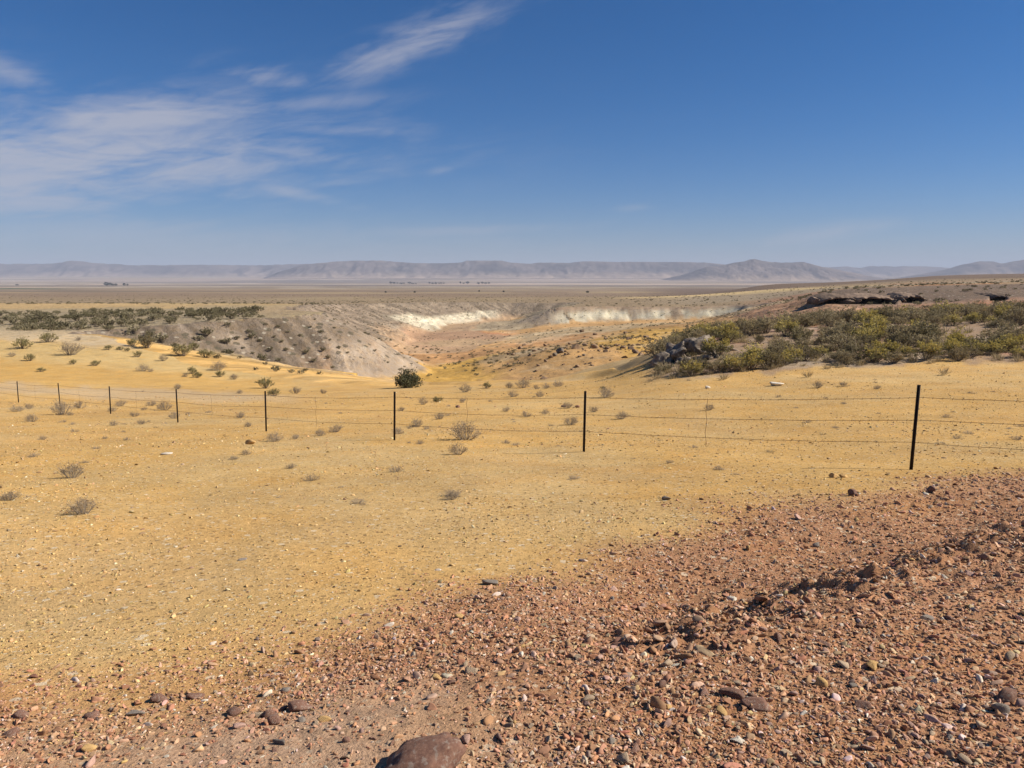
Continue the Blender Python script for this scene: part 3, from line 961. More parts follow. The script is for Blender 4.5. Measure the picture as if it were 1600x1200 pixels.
# --- shrubs of the yellow field and the left bench, one by one: px, row of the foot, width px, kind
FIELD_SHRUBS = [
    (727, 687, 50, 'd', 'largest dry grey shrub in the yellow field, between the two middle fence posts'),
    (130, 803, 42, 'd', 'straw-coloured spiky shrub alone in the yellow field at the lower left'),
    (112, 747, 36, 'd', 'low grey twiggy shrub in the yellow field above the straw-coloured one'),
    (15, 782, 30, 'd', 'sparse dark twiggy shrub at the left edge of the yellow field'),
    (715, 710, 28, 'd', 'small sparse shrub in front of the largest dry shrub by the fence'),
    (705, 781, 26, 'd', 'flat wispy dry shrub low in the middle of the yellow field'),
    (455, 732, 18, 'd', 'tiny dark shrub alone on the near side of the fence, left of centre'),
    (385, 710, 16, 'd', None), (365, 718, 14, 'd', None),
    (684, 628, 19, 'g', 'small round green shrub beyond the fence right of the third post'),
    (661, 632, 17, 'd', None), (687, 655, 18, 'd', None), (651, 667, 23, 'd', 'compact brown shrub just right of the third fence post'),
    (667, 671, 12, 'd', None), (656, 694, 14, 'd', None), (627, 642, 12, 'd', None), (622, 678, 20, 'd', None), (723, 629, 14, 'd', None),
    (727, 613, 18, 'd', None), (760, 607, 16, 'g', None), (801, 620, 17, 'd', None), (844, 620, 14, 'd', None), (791, 643, 14, 'd', None),
    (822, 651, 18, 'd', None), (852, 647, 14, 'd', None), (886, 638, 18, 'd', None), (891, 664, 24, 'd', 'leaning dry shrub just left of the second fence post from the right'),
    (927, 644, 16, 'd', None), (947, 621, 28, 'd', 'spreading grey shrub beyond the fence behind the second post from the right'), (941, 608, 10, 'g', None),
    (796, 606, 14, 'd', None), (817, 606, 26, 'd', None), (838, 608, 11, 'd', None), (854, 607, 13, 'd', None), (872, 604, 17, 'd', None),
    (971, 655, 20, 'd', 'wispy dry shrub just right of the second fence post from the right'), (1108, 641, 18, 'd', 'thin upright dry shrub beside the wire stay of the right-hand span'), (1277, 606, 16, 'd', None), (1371, 608, 10, 'd', None), (1318, 604, 14, 'd', None),
    (27, 643, 17, 'd', None), (46, 639, 12, 'd', None), (98, 648, 30, 'd', 'wide grey shrub at the foot of the second fence post from the left'), (110, 649, 10, 'd', None), (50, 659, 18, 'd', None),
    (125, 638, 17, 'd', None), (176, 643, 12, 'd', None), (189, 635, 15, 'd', None), (210, 651, 14, 'd', None), (225, 641, 9, 'd', None), (236, 634, 15, 'd', None),
    (257, 641, 21, 'd', None), (272, 654, 15, 'd', None), (221, 663, 14, 'd', None), (178, 665, 13, 'd', None), (278, 608, 14, 'd', None),
    (66, 687, 10, 'd', None), (199, 688, 10, 'd', None), (164, 686, 9, 'd', None), (500, 681, 20, 'd', None), (525, 675, 24, 'd', None), (462, 686, 14, 'd', None), (430, 690, 26, 'd', None),
    (415, 607, 27, 'g', 'dense green shrub behind the fourth fence post from the right'), (428, 619, 20, 'g', None), (461, 615, 20, 'd', None), (505, 615, 11, 'd', None), (375, 615, 12, 'd', None),
    (376, 653, 16, 'd', None), (388, 667, 12, 'd', None),
    (110, 555, 32, 'd', 'largest round shrub on the yellow bench at the left'), (34, 545, 28, 'g', None), (76, 535, 24, 'g', None), (47, 564, 15, 'g', None), (64, 581, 12, 'g', None),
    (150, 571, 15, 'g', None), (115, 569, 11, 'g', None), (216, 558, 14, 'g', None), (169, 547, 12, 'g', None), (188, 547, 11, 'g', None), (199, 549, 9, 'g', None),
    (223, 580, 17, 'd', None), (235, 581, 10, 'd', None), (299, 584, 17, 'g', None), (307, 590, 15, 'g', None), (344, 589, 15, 'g', None), (366, 593, 14, 'd', None),
    (341, 579, 25, 'd', None), (255, 564, 14, 'd', None), (123, 532, 10, 'd', None), (19, 557, 11, 'd', None), (290, 589, 10, 'd', None),
    (209, 541, 20, 'g', None), (230, 544, 26, 's', 'dark rounded shrub in the gully below the grey gravel slope'), (285, 556, 32, 'g', 'long green shrub at the foot of the grey gravel slope'), (302, 547, 19, 'g', None), (322, 559, 25, 'g', None),
]
for px, row, wpx, k, lab in FIELD_SHRUBS:
    p = hit(px, row)
    w = wpx / F * math.hypot(p.x, p.y) * (.88 if k == 'g' else 1.0)
    kind = {'d': 'dry_shrub', 'g': 'green_shrub', 's': 'sagebrush'}[k]
    if lab: grp = 'shrubs of the yellow field'
    elif p.y < 60 and px < 560: lab, grp = ('tiny' if wpx < 13 else 'small') + ' shrub along the fence ' + ('left of the second post' if px < 94 else 'between the second and fourth posts' if px < 278 else 'near the fourth and fifth posts') + (', in front' if row > 655 else ', behind'), 'small shrubs along the left half of the fence'
    elif p.y < 85 and px >= 560: lab, grp = ('tiny' if wpx < 15 else 'small') + ' shrub ' + ('left of the centre span of' if px < 730 else 'behind the centre span of' if px < 912 else 'behind the right-hand span of') + ' the fence' + (', on the far rim' if row < 612 else ''), 'small shrubs along the middle of the fence'
    else: lab, grp = ('tiny ' if wpx < 13 else 'small ') + ('greenish' if k == 'g' else 'dry') + ' shrub on the ' + ('left edge' if px < 90 else 'middle' if px < 240 else 'right end') + ' of the yellow bench at the left', 'small shrubs on the left bench'
    shrub(kind, p, w, lab, grp, 'shrub')

# --- the bush-covered mound at the right
pts = []


def place_band(n, x0, x1, y0, y1, mind, test, tries=6000, r=random):
    out = []
    for _ in range(tries):
        if len(out) >= n: break
        y = r.uniform(y0, y1); t = r.uniform(x0, x1); x = (t - 800) / F * y
        if not test(t, y, x): continue
        m = mind(t, y)
        if any((x - q[0]) ** 2 + (y - q[1]) ** 2 < m * m for q in pts): continue
        pts.append((x, y)); out.append((x, y, t))
    return out


def bare(t, y, x):        # stony patches without bushes
    return not (1040 < t < 1090 and y < 55) and fbm(np.array([x / 7.0]), np.array([y / 7.0]), 3, 301)[0] < .12


def zone(t):
    return 'at the left end of' if t < 1240 else ('in the middle of' if t < 1440 else 'at the right end of')


def bulk(w):
    return 'small' if w < 1.3 else ('broad' if w > 1.85 else 'medium-sized')


front = place_band(34, 1030, 1640, 45.5, 49.5, lambda t, y: .95, lambda t, y, x: not (1040 < t < 1105 and y > 47.2))
for x, y, t in front:
    k = random.random()
    z = H(x, y)
    w_ = random.uniform(1.1, 1.9)
    if k < .5: shrub('rabbitbrush', (x, y, z), w_, bulk(w_) + ' yellow-flowered rabbitbrush ' + zone(t) + ' the front row below the mound', 'rabbitbrush along the foot of the mound', hs=.85)
    else: shrub('sagebrush', (x, y, z), w_, bulk(w_) + ' grey-green sagebrush ' + zone(t) + ' the front row below the mound', 'sagebrush along the foot of the mound', hs=.9)
for x, y, t in place_band(150, 1030, 1660, 49, 76, lambda t, y: 1.35, bare):
    z = H(x, y)
    w_ = random.uniform(.8, 2.3)
    if random.random() < .27: shrub('rabbitbrush', (x, y, z), w_, bulk(w_) + ' yellow-green rabbitbrush ' + zone(t) + ' the bushy mound face', 'rabbitbrush higher on the mound', hs=.8)
    else: shrub('sagebrush', (x, y, z), w_, bulk(w_) + ' grey-green sagebrush ' + zone(t) + ' the bushy mound face', 'sagebrush higher on the mound', hs=.85)
for x, y, t in place_band(66, 1060, 1680, 64, 100, lambda t, y: 1.5, lambda t, y, x: y < 70 + (t - 1100) * .055):
    z = H(x, y)
    w_ = random.uniform(1.2, 2.3)
    if random.random() < .4: shrub('rabbitbrush', (x, y, z), w_, bulk(w_) + ' yellow-topped rabbitbrush ' + zone(t) + ' the mound crest against the red ridge', 'rabbitbrush on the crest of the mound', hs=.75)
    else: shrub('sagebrush', (x, y, z), w_, bulk(w_) + ' grey sagebrush ' + zone(t) + ' the mound crest against the red ridge', 'sagebrush on the crest of the mound', hs=.8)

# --- bushes on the left plateau and on the spur
for x, y, t in place_band(95, -20, 410, 122, 175, lambda t, y: 2.2, lambda t, y, x: y > 122 + 14 * sstep(150, 0, np.array(t))):
    w_ = random.uniform(1.2, 2.4)
    shrub('slope_shrub', (x, y, H(x, y)), w_, bulk(w_) + ' olive bush in the ' + ('near ' if y < 145 else 'far ') + ('left' if t < 130 else 'middle' if t < 280 else 'right') + ' part of' + ' the left plateau scrub band', 'scrub band on the left plateau')
SPUR = [(415, 508), (434, 512), (390, 520), (405, 534), (428, 528), (450, 520), (462, 540), (446, 548), (436, 565), (415, 570), (478, 552), (490, 566), (505, 548), (512, 560), (520, 575), (500, 585), (478, 580), (470, 597), (455, 590), (395, 553), (375, 560), (400, 585), (430, 590), (345, 535), (358, 550), (340, 560), (370, 530), (380, 545), (543, 552), (530, 545), (516, 532), (500, 520), (485, 512), (470, 525), (440, 535), (422, 548), (410, 556), (525, 590), (545, 598), (360, 520), (330, 528), (310, 520), (488, 538), (452, 572), (386, 572), (465, 508), (445, 502), (400, 500), (360, 572), (495, 600)]
for px, row in SPUR[:36]:
    p = hit(px, row, 85, 230)
    shrub('slope_shrub', p, random.uniform(.5, 1.1), ('small dark shrub ' + ('high up' if row < 530 else 'halfway down' if row < 565 else 'near the foot') + (' on the left part of' if px < 430 else ' on the right part of') + ' the grey gravel slope'), 'shrubs on the grey gravel slope')

# --- lone juniper-like tree at the head of the canyon
def lone_tree():
    p = hit(637, 606, 60, 140)
    d = math.hypot(p.x, p.y)
    w = 43 / F * d; h = 29 / F * d
    p.z = slope_of(606) * p.y - .05
    root = link('desert_tree', None, label='round dark green tree alone at the head of the canyon', cat='tree', loc=p)
    r = np.random.default_rng(77)
    mb = MB(); P, D = [], []
    for i in range(26):
        a = r.uniform(0, 6.283); e = math.sqrt(r.uniform(0, 1)) * w * .46
        end = np.array([math.cos(a) * e, math.sin(a) * e, h * r.uniform(.45, 1.05) * math.sqrt(max(.1, 1 - (e / (w * .52)) ** 2)) * (1 + .18 * math.sin(a * 2 + 1))])
        mid = end * .5 + r.normal(0, .06, 3); mid[2] = max(mid[2] * .8, .1)
        mb.tube([(0, 0, -.1), mid, end], [.06, .04, .015], 4)
        for k in range(9):
            c = mid + (end - mid) * r.uniform(0, 1) + r.normal(0, .16, 3)
            c[2] = max(c[2], .1)
            q = c + r.normal(0, .11, (13, 3)); q[:, 2] = np.maximum(q[:, 2], .03)
            P.append(q); D.append(np.tile((end - mid), (13, 1)) + (0, 0, .3))
    v, f = leaf_quads(np.concatenate(P), np.concatenate(D), .14, .045, r)
    link('trunk', mb.mesh('tree_trunk', M['twig']), root)
    link('crown', mesh_np('tree_crown', v, f, leaf_material('tree_leaves', (.075, .08, .04), (.13, .12, .06))), root)


lone_tree()


# ------------------------------------------------------------------ instanced stuff (uncountable gravel, far scrub, straw)
def instancer(name, label, pos, rot, scl, col, sources, mat=None, cat=None):
    n = len(pos)
    me = bpy.data.meshes.new(name); me.vertices.add(n); me.vertices.foreach_set('co', np.asarray(pos, np.float32).ravel())
    for nm, tp, key, arr in (('rot', 'FLOAT_VECTOR', 'vector', rot), ('scl', 'FLOAT_VECTOR', 'vector', scl)):
        a = me.attributes.new(nm, tp, 'POINT'); a.data.foreach_set(key, np.asarray(arr, np.float32).ravel())
    if col is not None:
        a = me.attributes.new('col', 'FLOAT_COLOR', 'POINT')
        a.data.foreach_set('color', np.concatenate([col, np.ones((n, 1))], 1).astype(np.float32).ravel())
    a = me.attributes.new('idx', 'INT', 'POINT'); a.data.foreach_set('value', rng.integers(0, len(sources), n).astype(np.int32))
    o = link(name, me, kind='stuff', label=label, cat=cat)
    ng = bpy.data.node_groups.new(name + '_scatter', 'GeometryNodeTree')
    ng.interface.new_socket('Geometry', in_out='INPUT', socket_type='NodeSocketGeometry')
    ng.interface.new_socket('Geometry', in_out='OUTPUT', socket_type='NodeSocketGeometry')
    N, L = ng.nodes.new, ng.links.new
    gi, go = N('NodeGroupInput'), N('NodeGroupOutput')
    iop = N('GeometryNodeInstanceOnPoints'); iop.inputs['Pick Instance'].default_value = True
    L(gi.outputs[0], iop.inputs['Points'])
    jn = N('GeometryNodeJoinGeometry')
    for s in reversed(sources):
        oi = N('GeometryNodeObjectInfo'); oi.inputs['Object'].default_value = s; oi.inputs['As Instance'].default_value = True
        oi.transform_space = 'ORIGINAL'
        L(oi.outputs['Geometry'], jn.inputs[0])
    L(jn.outputs[0], iop.inputs['Instance'])

    def na(nm, tp):
        k = N('GeometryNodeInputNamedAttribute'); k.data_type = tp; k.inputs['Name'].default_value = nm
        return k.outputs['Attribute']
    e2r = N('FunctionNodeEulerToRotation'); L(na('rot', 'FLOAT_VECTOR'), e2r.inputs[0]); L(e2r.outputs[0], iop.inputs['Rotation'])
    L(na('scl', 'FLOAT_VECTOR'), iop.inputs['Scale']); L(na('idx', 'INT'), iop.inputs['Instance Index'])
    res = iop.outputs[0]
    if mat:
        sm = N('GeometryNodeSetMaterial'); sm.inputs['Material'].default_value = mat
        L(res, sm.inputs[0]); res = sm.outputs[0]
    L(res, go.inputs[0])
    md = o.modifiers.new('scatter', 'NODES'); md.node_group = ng
    return o


# ------------------------------------------------------------------ stones of the foreground
STONE_MESH = {}


def stone_mesh(seed, mat, sub=2, **kw):
    key = (seed, mat, sub)
    if key not in STONE_MESH:
        v, f = rock_geo(seed, sub, **kw)
        STONE_MESH[key] = mesh_np('stone', v, f, M[mat], kw.get('round_', 0) > .3)
    return STONE_MESH[key]


def stone(name, px, row, wpx, mat, seed, label, shape=(1, .8, .6), sub=3, cuts=9, round_=.0, rotz=None, sink=.25, group=None, rough=.06, cat='stone'):
    p = hit(px, row)
    s = wpx / F * math.sqrt(p.x ** 2 + p.y ** 2 + p.z ** 2) * .5
    me = stone_mesh(seed, mat, sub, cuts=cuts, shape=shape, rough=rough, round_=round_)
    return link(name, me, label=label, cat=cat, group=group, loc=(p.x, p.y, p.z + s * shape[2] * (1 - 2 * sink)), rot=(random.uniform(-.15, .15), random.uniform(-.15, .15), random.uniform(0, 6.28) if rotz is None else rotz), scale=s)


stone('boulder', 660, 1206, 122, 'maroon', 505, 'large maroon-brown boulder with pale patches at the bottom edge of the picture', (1, .72, .46), 4, 7, .3, .25, .25, cat='boulder', rough=.12)
HERO = [
    ('stone', 365, 1117, 26, 'maroon', 511, 'rounded maroon stone, leftmost of the cluster on the pink dirt', (1, .8, .6), .3),
    ('stone', 373, 1137, 24, 'pink', 512, 'flat pink stone just below the rounded maroon stone', (1, .6, .3), .1),
    ('stone', 404, 1119, 28, 'tan', 513, 'flat tan stone behind the two touching red-brown stones', (1, .6, .28), .2),
    ('stone', 419, 1121, 22, 'maroon', 514, 'rear one of two touching red-brown stones on the pink dirt', (.9, .75, .6), .3),
    ('stone', 428, 1131, 25, 'maroon', 515, 'front one of two touching red-brown stones on the pink dirt', (.9, .78, .66), .3),
    ('stone', 471, 1108, 48, 'maroon', 516, 'long low maroon stone at the right of the stone cluster', (1, .5, .32), .25),
    ('stone', 437, 1162, 26, 'greyrock', 517, 'dark grey oblong block on the pink dirt', (1, .42, .42), 0.0),
    ('stone', 506, 1127, 24, 'ochre', 518, 'crumbly ochre-yellow stone on the pink dirt right of the maroon stones', (1, .7, .4), .1),
    ('stone', 471, 1126, 16, 'greyrock', 519, 'small grey stone half sunk below the long maroon stone', (1, .8, .4), .4),
    ('stone', 542, 1159, 14, 'maroon', 520, 'small round red stone on the pink dirt left of the boulder', (1, .85, .7), .5),
    ('stone', 210, 1117, 28, 'greyrock', 521, 'slanted dark grey stone on the dirt at the lower left', (1, .5, .4), .1),
    ('stone', 250, 1095, 30, 'maroon', 522, 'low dark red stone above the slanted grey stone at the lower left', (1, .6, .4), .3),
    ('stone', 305, 1090, 26, 'maroon', 523, 'flat reddish stone right of the low dark red stone', (1, .7, .3), .3),
    ('stone', 32, 1120, 22, 'maroon', 524, 'dark stone near the left edge on the pink dirt', (1, .8, .5), .3),
    ('stone', 18, 1150, 24, 'maroon', 525, 'lowest dark stone near the left edge on the pink dirt', (1, .8, .5), .3),
    ('stone', 145, 1120, 22, 'maroon', 526, 'faint red stone on the dirt at the lower left', (1, .8, .4), .3),
    ('stone', 140, 1172, 20, 'ochre', 527, 'small ochre stone at the bottom left on the dirt', (1, .8, .5), .3),
    ('stone', 1146, 1088, 42, 'maroon', 528, 'flat maroon slab on the red gravel', (1, .65, .3), .0),
    ('stone', 1183, 1106, 48, 'maroon', 529, 'dark brown wedge stone right of the flat maroon slab', (1, .5, .36), .0),
    ('stone', 1361, 1043, 30, 'ochre', 530, 'yellow angular stone on the red gravel at the right', (1, .8, .45), .0),
    ('stone', 1346, 1103, 28, 'maroon', 531, 'rust-red stone on the gravel below the yellow stone', (1, .8, .5), .0),
    ('stone', 1572, 1093, 40, 'maroon', 532, 'brown stone near the right edge of the gravel', (1, .6, .5), .1),
    ('stone', 1560, 1112, 30, 'greyrock', 533, 'grey upright stone near the right edge of the gravel', (.8, .8, .7), .1),
    ('stone', 1152, 1160, 26, 'pale', 1534, 'pale pinkish stone on the gravel near the bottom', (1, .7, .4), .0),
    ('stone', 1446, 968, 22, 'greyrock', 535, 'blue-grey stone on the gravel slope at the right', (1, .8, .5), .0),
    ('stone', 768, 913, 30, 'greyrock', 536, 'grey flat rock on the yellow field just above the red gravel', (1, .5, .4), .2),
    ('stone', 720, 966, 18, 'ochre', 537, 'ochre stone on the upper edge of the red gravel', (1, .8, .6), .2),
    ('stone', 738, 1050, 24, 'tan', 538, 'pale tan angular stone in the gravel above the boulder', (1, .7, .5), .0),
    ('stone', 393, 694, 19, 'ochre', 539, 'pale yellow rock on the field below the fourth fence post', (1, .7, .6), .3),
    ('stone', 262, 710, 20, 'pale', 540, 'flat pale slab in the yellow field at the left', (1, .6, .25), .1),
    ('stone', 380, 875, 20, 'greyrock', 541, 'thin grey stone in the middle of the open yellow field', (1, .3, .2), .1),
    ('stone', 1212, 603, 30, 'pale', 542, 'flat white slab below the bushy mound', (1, .6, .3), .1),
    ('stone', 1330, 774, 18, 'maroon', 543, 'small dark stone in the field left of and below the right-hand post', (1, .7, .7), .0),
    ('stone', 1455, 770, 16, 'maroon', 544, 'small dark stone in the field below the right-hand post', (1, .8, .8), .0),
    ('stone', 1300, 746, 16, 'ochre', 545, 'left of two ochre stones in the field left of the right-hand post', (1, .7, .6), .0),
    ('stone', 1318, 746, 14, 'ochre', 546, 'right of two ochre stones in the field left of the right-hand post', (1, .7, .6), .0),
    ('stone', 1042, 781, 16, 'greyrock', 547, 'dark stone in the open field left of the red gravel tongue', (1, .6, .5), .0),
    ('stone', 881, 636, 9, 'maroon', 548, 'reddish rock at a dry shrub beyond the fence', (1, .8, .7), .0),
    ('stone', 901, 637, 10, 'maroon', 549, 'reddish rock just left of the second post from the right, beyond the fence', (1, .8, .6), .0),
    ('stone', 715, 637, 9, 'maroon', 550, 'dark red rock beyond the fence right of the round green shrub', (1, .8, .6), .0),
    ('stone', 1106, 607, 10, 'pale', 551, 'small white rock near the foot of the rocky outcrop', (1, .7, .6), .0),
]
for nm, px, row, wpx, mat, seed, lab, shp, rd in HERO:
    stone(nm, px, row, wpx, mat, seed, lab, shp, 3, 8, rd, rotz=random.uniform(-.5, .5))

# stone shapes that the loose stones and the gravel share
chip_meshes = {}
for mat in ('maroon', 'pink', 'ochre', 'greyrock', 'tan', 'pale'):
    for s in range(4):
        chip_meshes[(mat, s)] = stone_mesh(600 + s * 7 + len(mat), mat, 2, cuts=7, shape=(1.25, .8 + .15 * (s % 3), .6 + .12 * (s % 2)), rough=.02, dr=(.25, .62))

# loose stones one can pick out on the red gravel bank
n_loose = 0
LOOSE = dict(maroon='dark maroon', pink='pinkish', ochre='ochre-yellow', greyrock='dull grey', tan='tan', pale='whitish')
gx = []
while n_loose < 285:
    px, row = random.uniform(-20, 1640), 760 + 440 * random.random() ** .8
    p = hit(px, row, 1.6, 30)
    yb = np.interp(p.x, YB_X, YB_Y)
    if p.y > yb - .25: continue
    onroad = p.x < -.1 and p.y < 3.5
    if onroad and random.random() < .55: continue
    size = random.choice((.013, .015, .018, .02, .023, .026, .034)) * random.uniform(.8, 1.25) * (.75 + .06 * p.y)
    mat = random.choices(('maroon', 'pink', 'ochre', 'greyrock', 'tan', 'pale'), (.26, .3, .06, .07, .26, .05))[0]
    o = link('loose_stone', chip_meshes[(mat, random.randrange(4))], label=LOOSE[mat] + ' loose stone on the ' + ('pink dirt at the lower left' if px < 560 else 'red gravel at the lower centre' if px < 1080 else 'red gravel at the right, below the rubble edge' if row > 960 else 'red gravel slope by the yellow field'), cat='stone', group=LOOSE[mat] + ' loose stones on the red gravel bank',
             loc=(p.x, p.y, p.z + size * .22), rot=(random.uniform(-.5, .5), random.uniform(-.5, .5), random.uniform(0, 6.28)), scale=size)
    n_loose += 1

# gravel and chips
src = []
for s in range(6):
    v, f = rock_geo(700 + s, 2, 6, (1.3, .85 + .12 * (s % 3), .62 + .15 * (s % 2)), .02, dr=(.25, .62))
    src.append(mesh_np('chip', v, f, M['gravel']))


def scatter_xy(n, r0, r1, th=.74, power=1.0):
    u = rng.random(n)
    r = np.exp(math.log(r0) + u ** power * (math.log(r1) - math.log(r0)))
    t = rng.uniform(-th, th, n)
    return r * np.sin(t), r * np.cos(t), r


def palette(n, cols, w):
    c = np.array(cols)[rng.choice(len(cols), n, p=np.array(w) / sum(w))]
    return np.clip(c * rng.uniform(.75, 1.25, (n, 1)) * rng.normal(1, .05, (n, 3)), .02, .8)


def pebble_field(name, label, n, r0, r1, want_red, size_fn, cols, w, keep_fn, sources):
    x, y, r = scatter_xy(n, r0, r1)
    z, I = height(x, y, True)
    red = I['red']
    k = (rng.random(n) < (red if want_red else (1 - red))) & keep_fn(x, y, r, I)
    x, y, z, r = x[k], y[k], z[k], r[k]
    m = len(x)
    s = size_fn(m, r)
    rot = np.stack([rng.normal(0, .35, m), rng.normal(0, .35, m), rng.uniform(0, 6.28, m)], 1)
    scl = s[:, None] * np.stack([rng.uniform(.8, 1.3, m), rng.uniform(.7, 1.1, m), rng.uniform(.7, 1.2, m)], 1)
    return instancer(name, label, np.stack([x, y, z + s * .18], 1), rot, scl, palette(m, cols, w), sources, M['gravel'])


# the first chips lie in the open as objects of their own and lend their shape to the gravel
chip_objs = []
for i, me in enumerate(src):
    p = hit(980 + 70 * i, 1060 - 25 * i)
    o = link('loose_stone', me, label=LOOSE[('pink', 'tan', 'maroon')[i % 3]] + ' loose stone lying among the red gravel of the bank', cat='stone', group=LOOSE[('pink', 'tan', 'maroon')[i % 3]] + ' loose stones on the red gravel bank', loc=(p.x, p.y, p.z + .006), rot=(0, 0, i), scale=.025)
    me.materials.clear(); me.materials.append(M[('pink', 'tan', 'maroon')[i % 3]])
    chip_objs.append(o)

pebble_field('red_gravel', 'red-brown gravel covering the bank', 230000, 2.0, 16, True,
             lambda m, r: np.clip(np.exp(rng.normal(math.log(.0060), .55, m)), .0025, .028) * (.75 + .06 * r),
             [(.40, .205, .11), (.44, .25, .145), (.50, .32, .21), (.29, .14, .08), (.26, .18, .13), (.5, .34, .18), (.60, .48, .38)], (36, 26, 14, 12, 4, 4, 4),
             lambda x, y, r, I: rng.random(len(x)) < 1 - .87 * sstep(.5, -.3, x + fbm(x / .6, y / .6, 3, 451) * .5) * sstep(3.9, 3.3, y - .3 * x + fbm(x / .5, y / .5, 3, 453) * .4), chip_objs)
pebble_field('bank_rubble', 'rough dark-shadowed rubble along the broken edge of the gravel bank', 60000, 3.2, 11, True,
             lambda m, r: np.clip(np.exp(rng.normal(math.log(.017), .5, m)), .008, .045),
             [(.36, .195, .11), (.42, .26, .16), (.28, .15, .09), (.48, .33, .22)], (40, 26, 22, 8),
             lambda x, y, r, I: rng.random(len(x)) < np.clip(I['ridge'], 0, 1) ** 1.5 * .30 * sstep(-.2, .3, fbm(x / .5, y / .5, 2, 431)), chip_objs)
pebble_field('yellow_gravel', 'pale chips and ochre pebbles strewn over the yellow field', 120000, 3.0, 60, False,
             lambda m, r: np.clip(np.exp(rng.normal(math.log(.0052), .5, m)), .0025, .022) * (.6 + .072 * r) * np.where(r > 25, .8, 1),
             [(.52, .335, .135), (.56, .39, .18), (.60, .46, .26), (.44, .275, .10), (.66, .56, .40), (.28, .18, .10)], (42, 22, 6, 20, 2, 9),
             lambda x, y, r, I: ~I['inside'] & (rng.random(len(x)) < .35 + .65 * sstep(-.3, .4, fbm(x / 2.2, y / 2.2, 3, 401))), chip_objs)


# far scrub and straw as uncountable stuff
def scrub_points(n, pa, pb, ya, yb, test=None):
    t = rng.uniform(pa, pb, n); y = np.exp(rng.uniform(math.log(ya), math.log(yb), n)); x = (t - 800) / F * y
    z, I = height(x, y, True)
    if test is not None:
        k = test(t, y, x, I); x, y, z, t = x[k], y[k], z[k], t[k]
    return np.stack([x, y, z - .05], 1)


def scrub(name, label, pos, smin, smax, sources, flat=1.0):
    m = len(pos)
    s = rng.uniform(smin, smax, m)
    rot = np.stack([np.zeros(m), np.zeros(m), rng.uniform(0, 6.28, m)], 1)
    instancer(name, label, pos, rot, np.stack([s, s, s * rng.uniform(.7, 1.1, m) * flat], 1), None, sources)


slope_src = [o for o in scene.objects if o.name.startswith('foliage') and o.data.name.startswith('slope_foliage')]
uniq = {}
for o in slope_src: uniq.setdefault(o.data.name, o)
slope_src = list(uniq.values())
scrub('plateau_scrub', 'low scrub filling the left plateau', scrub_points(300, -60, 415, 120, 215, lambda t, y, x, I: ~I['inside'] & (rng.random(len(t)) < sstep(300, 150, y))), .8, 1.9, slope_src)
scrub('canyon_scrub', 'tiny shrubs dotted over the far canyon walls and floor', scrub_points(4200, 470, 1260, 140, 560, lambda t, y, x, I: I['inside'] & (rng.random(len(t)) < .15 + .85 * sstep(.05, .4, I['frac']) * (y > 250) + .5 * sstep(0, .3, fbm(x / 30, y / 30, 3, 411)))), .4, 1.0, slope_src)
scrub('ridge_scrub', 'dark scrub on the red ridge and brown slopes at the right', scrub_points(900, 1000, 1640, 110, 900, lambda t, y, x, I: ~I['inside'] & (y > 100 + (t > 1100) * 10)), .7, 1.7, slope_src)
scrub('plain_scrub', 'scrub along the near edge of the plain', scrub_points(1600, -60, 1100, 330, 1500, lambda t, y, x, I: ~I['inside']), .7, 1.9, slope_src, .7)


def straw_tuft(seed):
    r = np.random.default_rng(seed); n = 60
    a = r.uniform(0, 6.283, n); e = np.sqrt(r.uniform(0, 1, n)) * .12
    p = np.stack([np.cos(a) * e, np.sin(a) * e, np.zeros(n)], 1)
    d = np.stack([np.cos(a) * .5, np.sin(a) * .5, np.ones(n)], 1) + r.normal(0, .2, (n, 3))
    v, f = leaf_quads(p, d * 2, .42, .012, r)
    return mesh_np('straw_tuft', v, f, M['straw'])


tufts = []
for i, (px, row) in enumerate([(1262, 590), (1475, 586), (1130, 594)]):
    p = hit(px, row)
    tufts.append(link('grass_tuft', straw_tuft(810 + i), label='straw-coloured grass tuft at the foot of the bushy mound', cat='grass', group='grass tufts at the foot of the mound', loc=p))
dsrc = {}
for o in scene.objects:
    if o.name.startswith('twigs'): dsrc.setdefault(o.data.name, o)
st = scrub_points(550, -80, 1680, 9, 66, lambda t, y, x, I: ~I['inside'] & (I['red'] < .1) & (rng.random(len(t)) < .15 + .85 * sstep(.0, .4, fbm(x / 6, y / 6, 3, 441))))
scrub('field_stubble', 'tiny dry stubble dotted over the yellow field', st + (0, 0, .03), .10, .34, list(dsrc.values()) + tufts[:1], .7)
pos = scrub_points(1000, 1010, 1660, 45, 95, lambda t, y, x, I: ~I['inside'] & (y < 75 + (t - 1100) * .05))
scrub('dry_grass', 'dry straw grass between the bushes of the mound', pos, .5, 1.3, tufts)


# ------------------------------------------------------------------ rock outcrops and boulders
def outcrop(name, label, origin, slabs, mat, cat='rock outcrop', seed=900):
    root = link(name, None, label=label, cat=cat, loc=origin)
    for i, (x, y, z, sx, sy, sz, ry, rz) in enumerate(slabs):
        v, f = rock_geo(seed + i, 3, 10, (1, 1, 1), .07)
        link('slab', mesh_np('slab', v * np.array((sx, sy, sz)), f, M[mat]), root, loc=(x, y, z), rot=(random.uniform(-.1, .1), ry, rz))
    return root


p = hit(1050, 572, 40, 70)
r_ = random.Random(8)


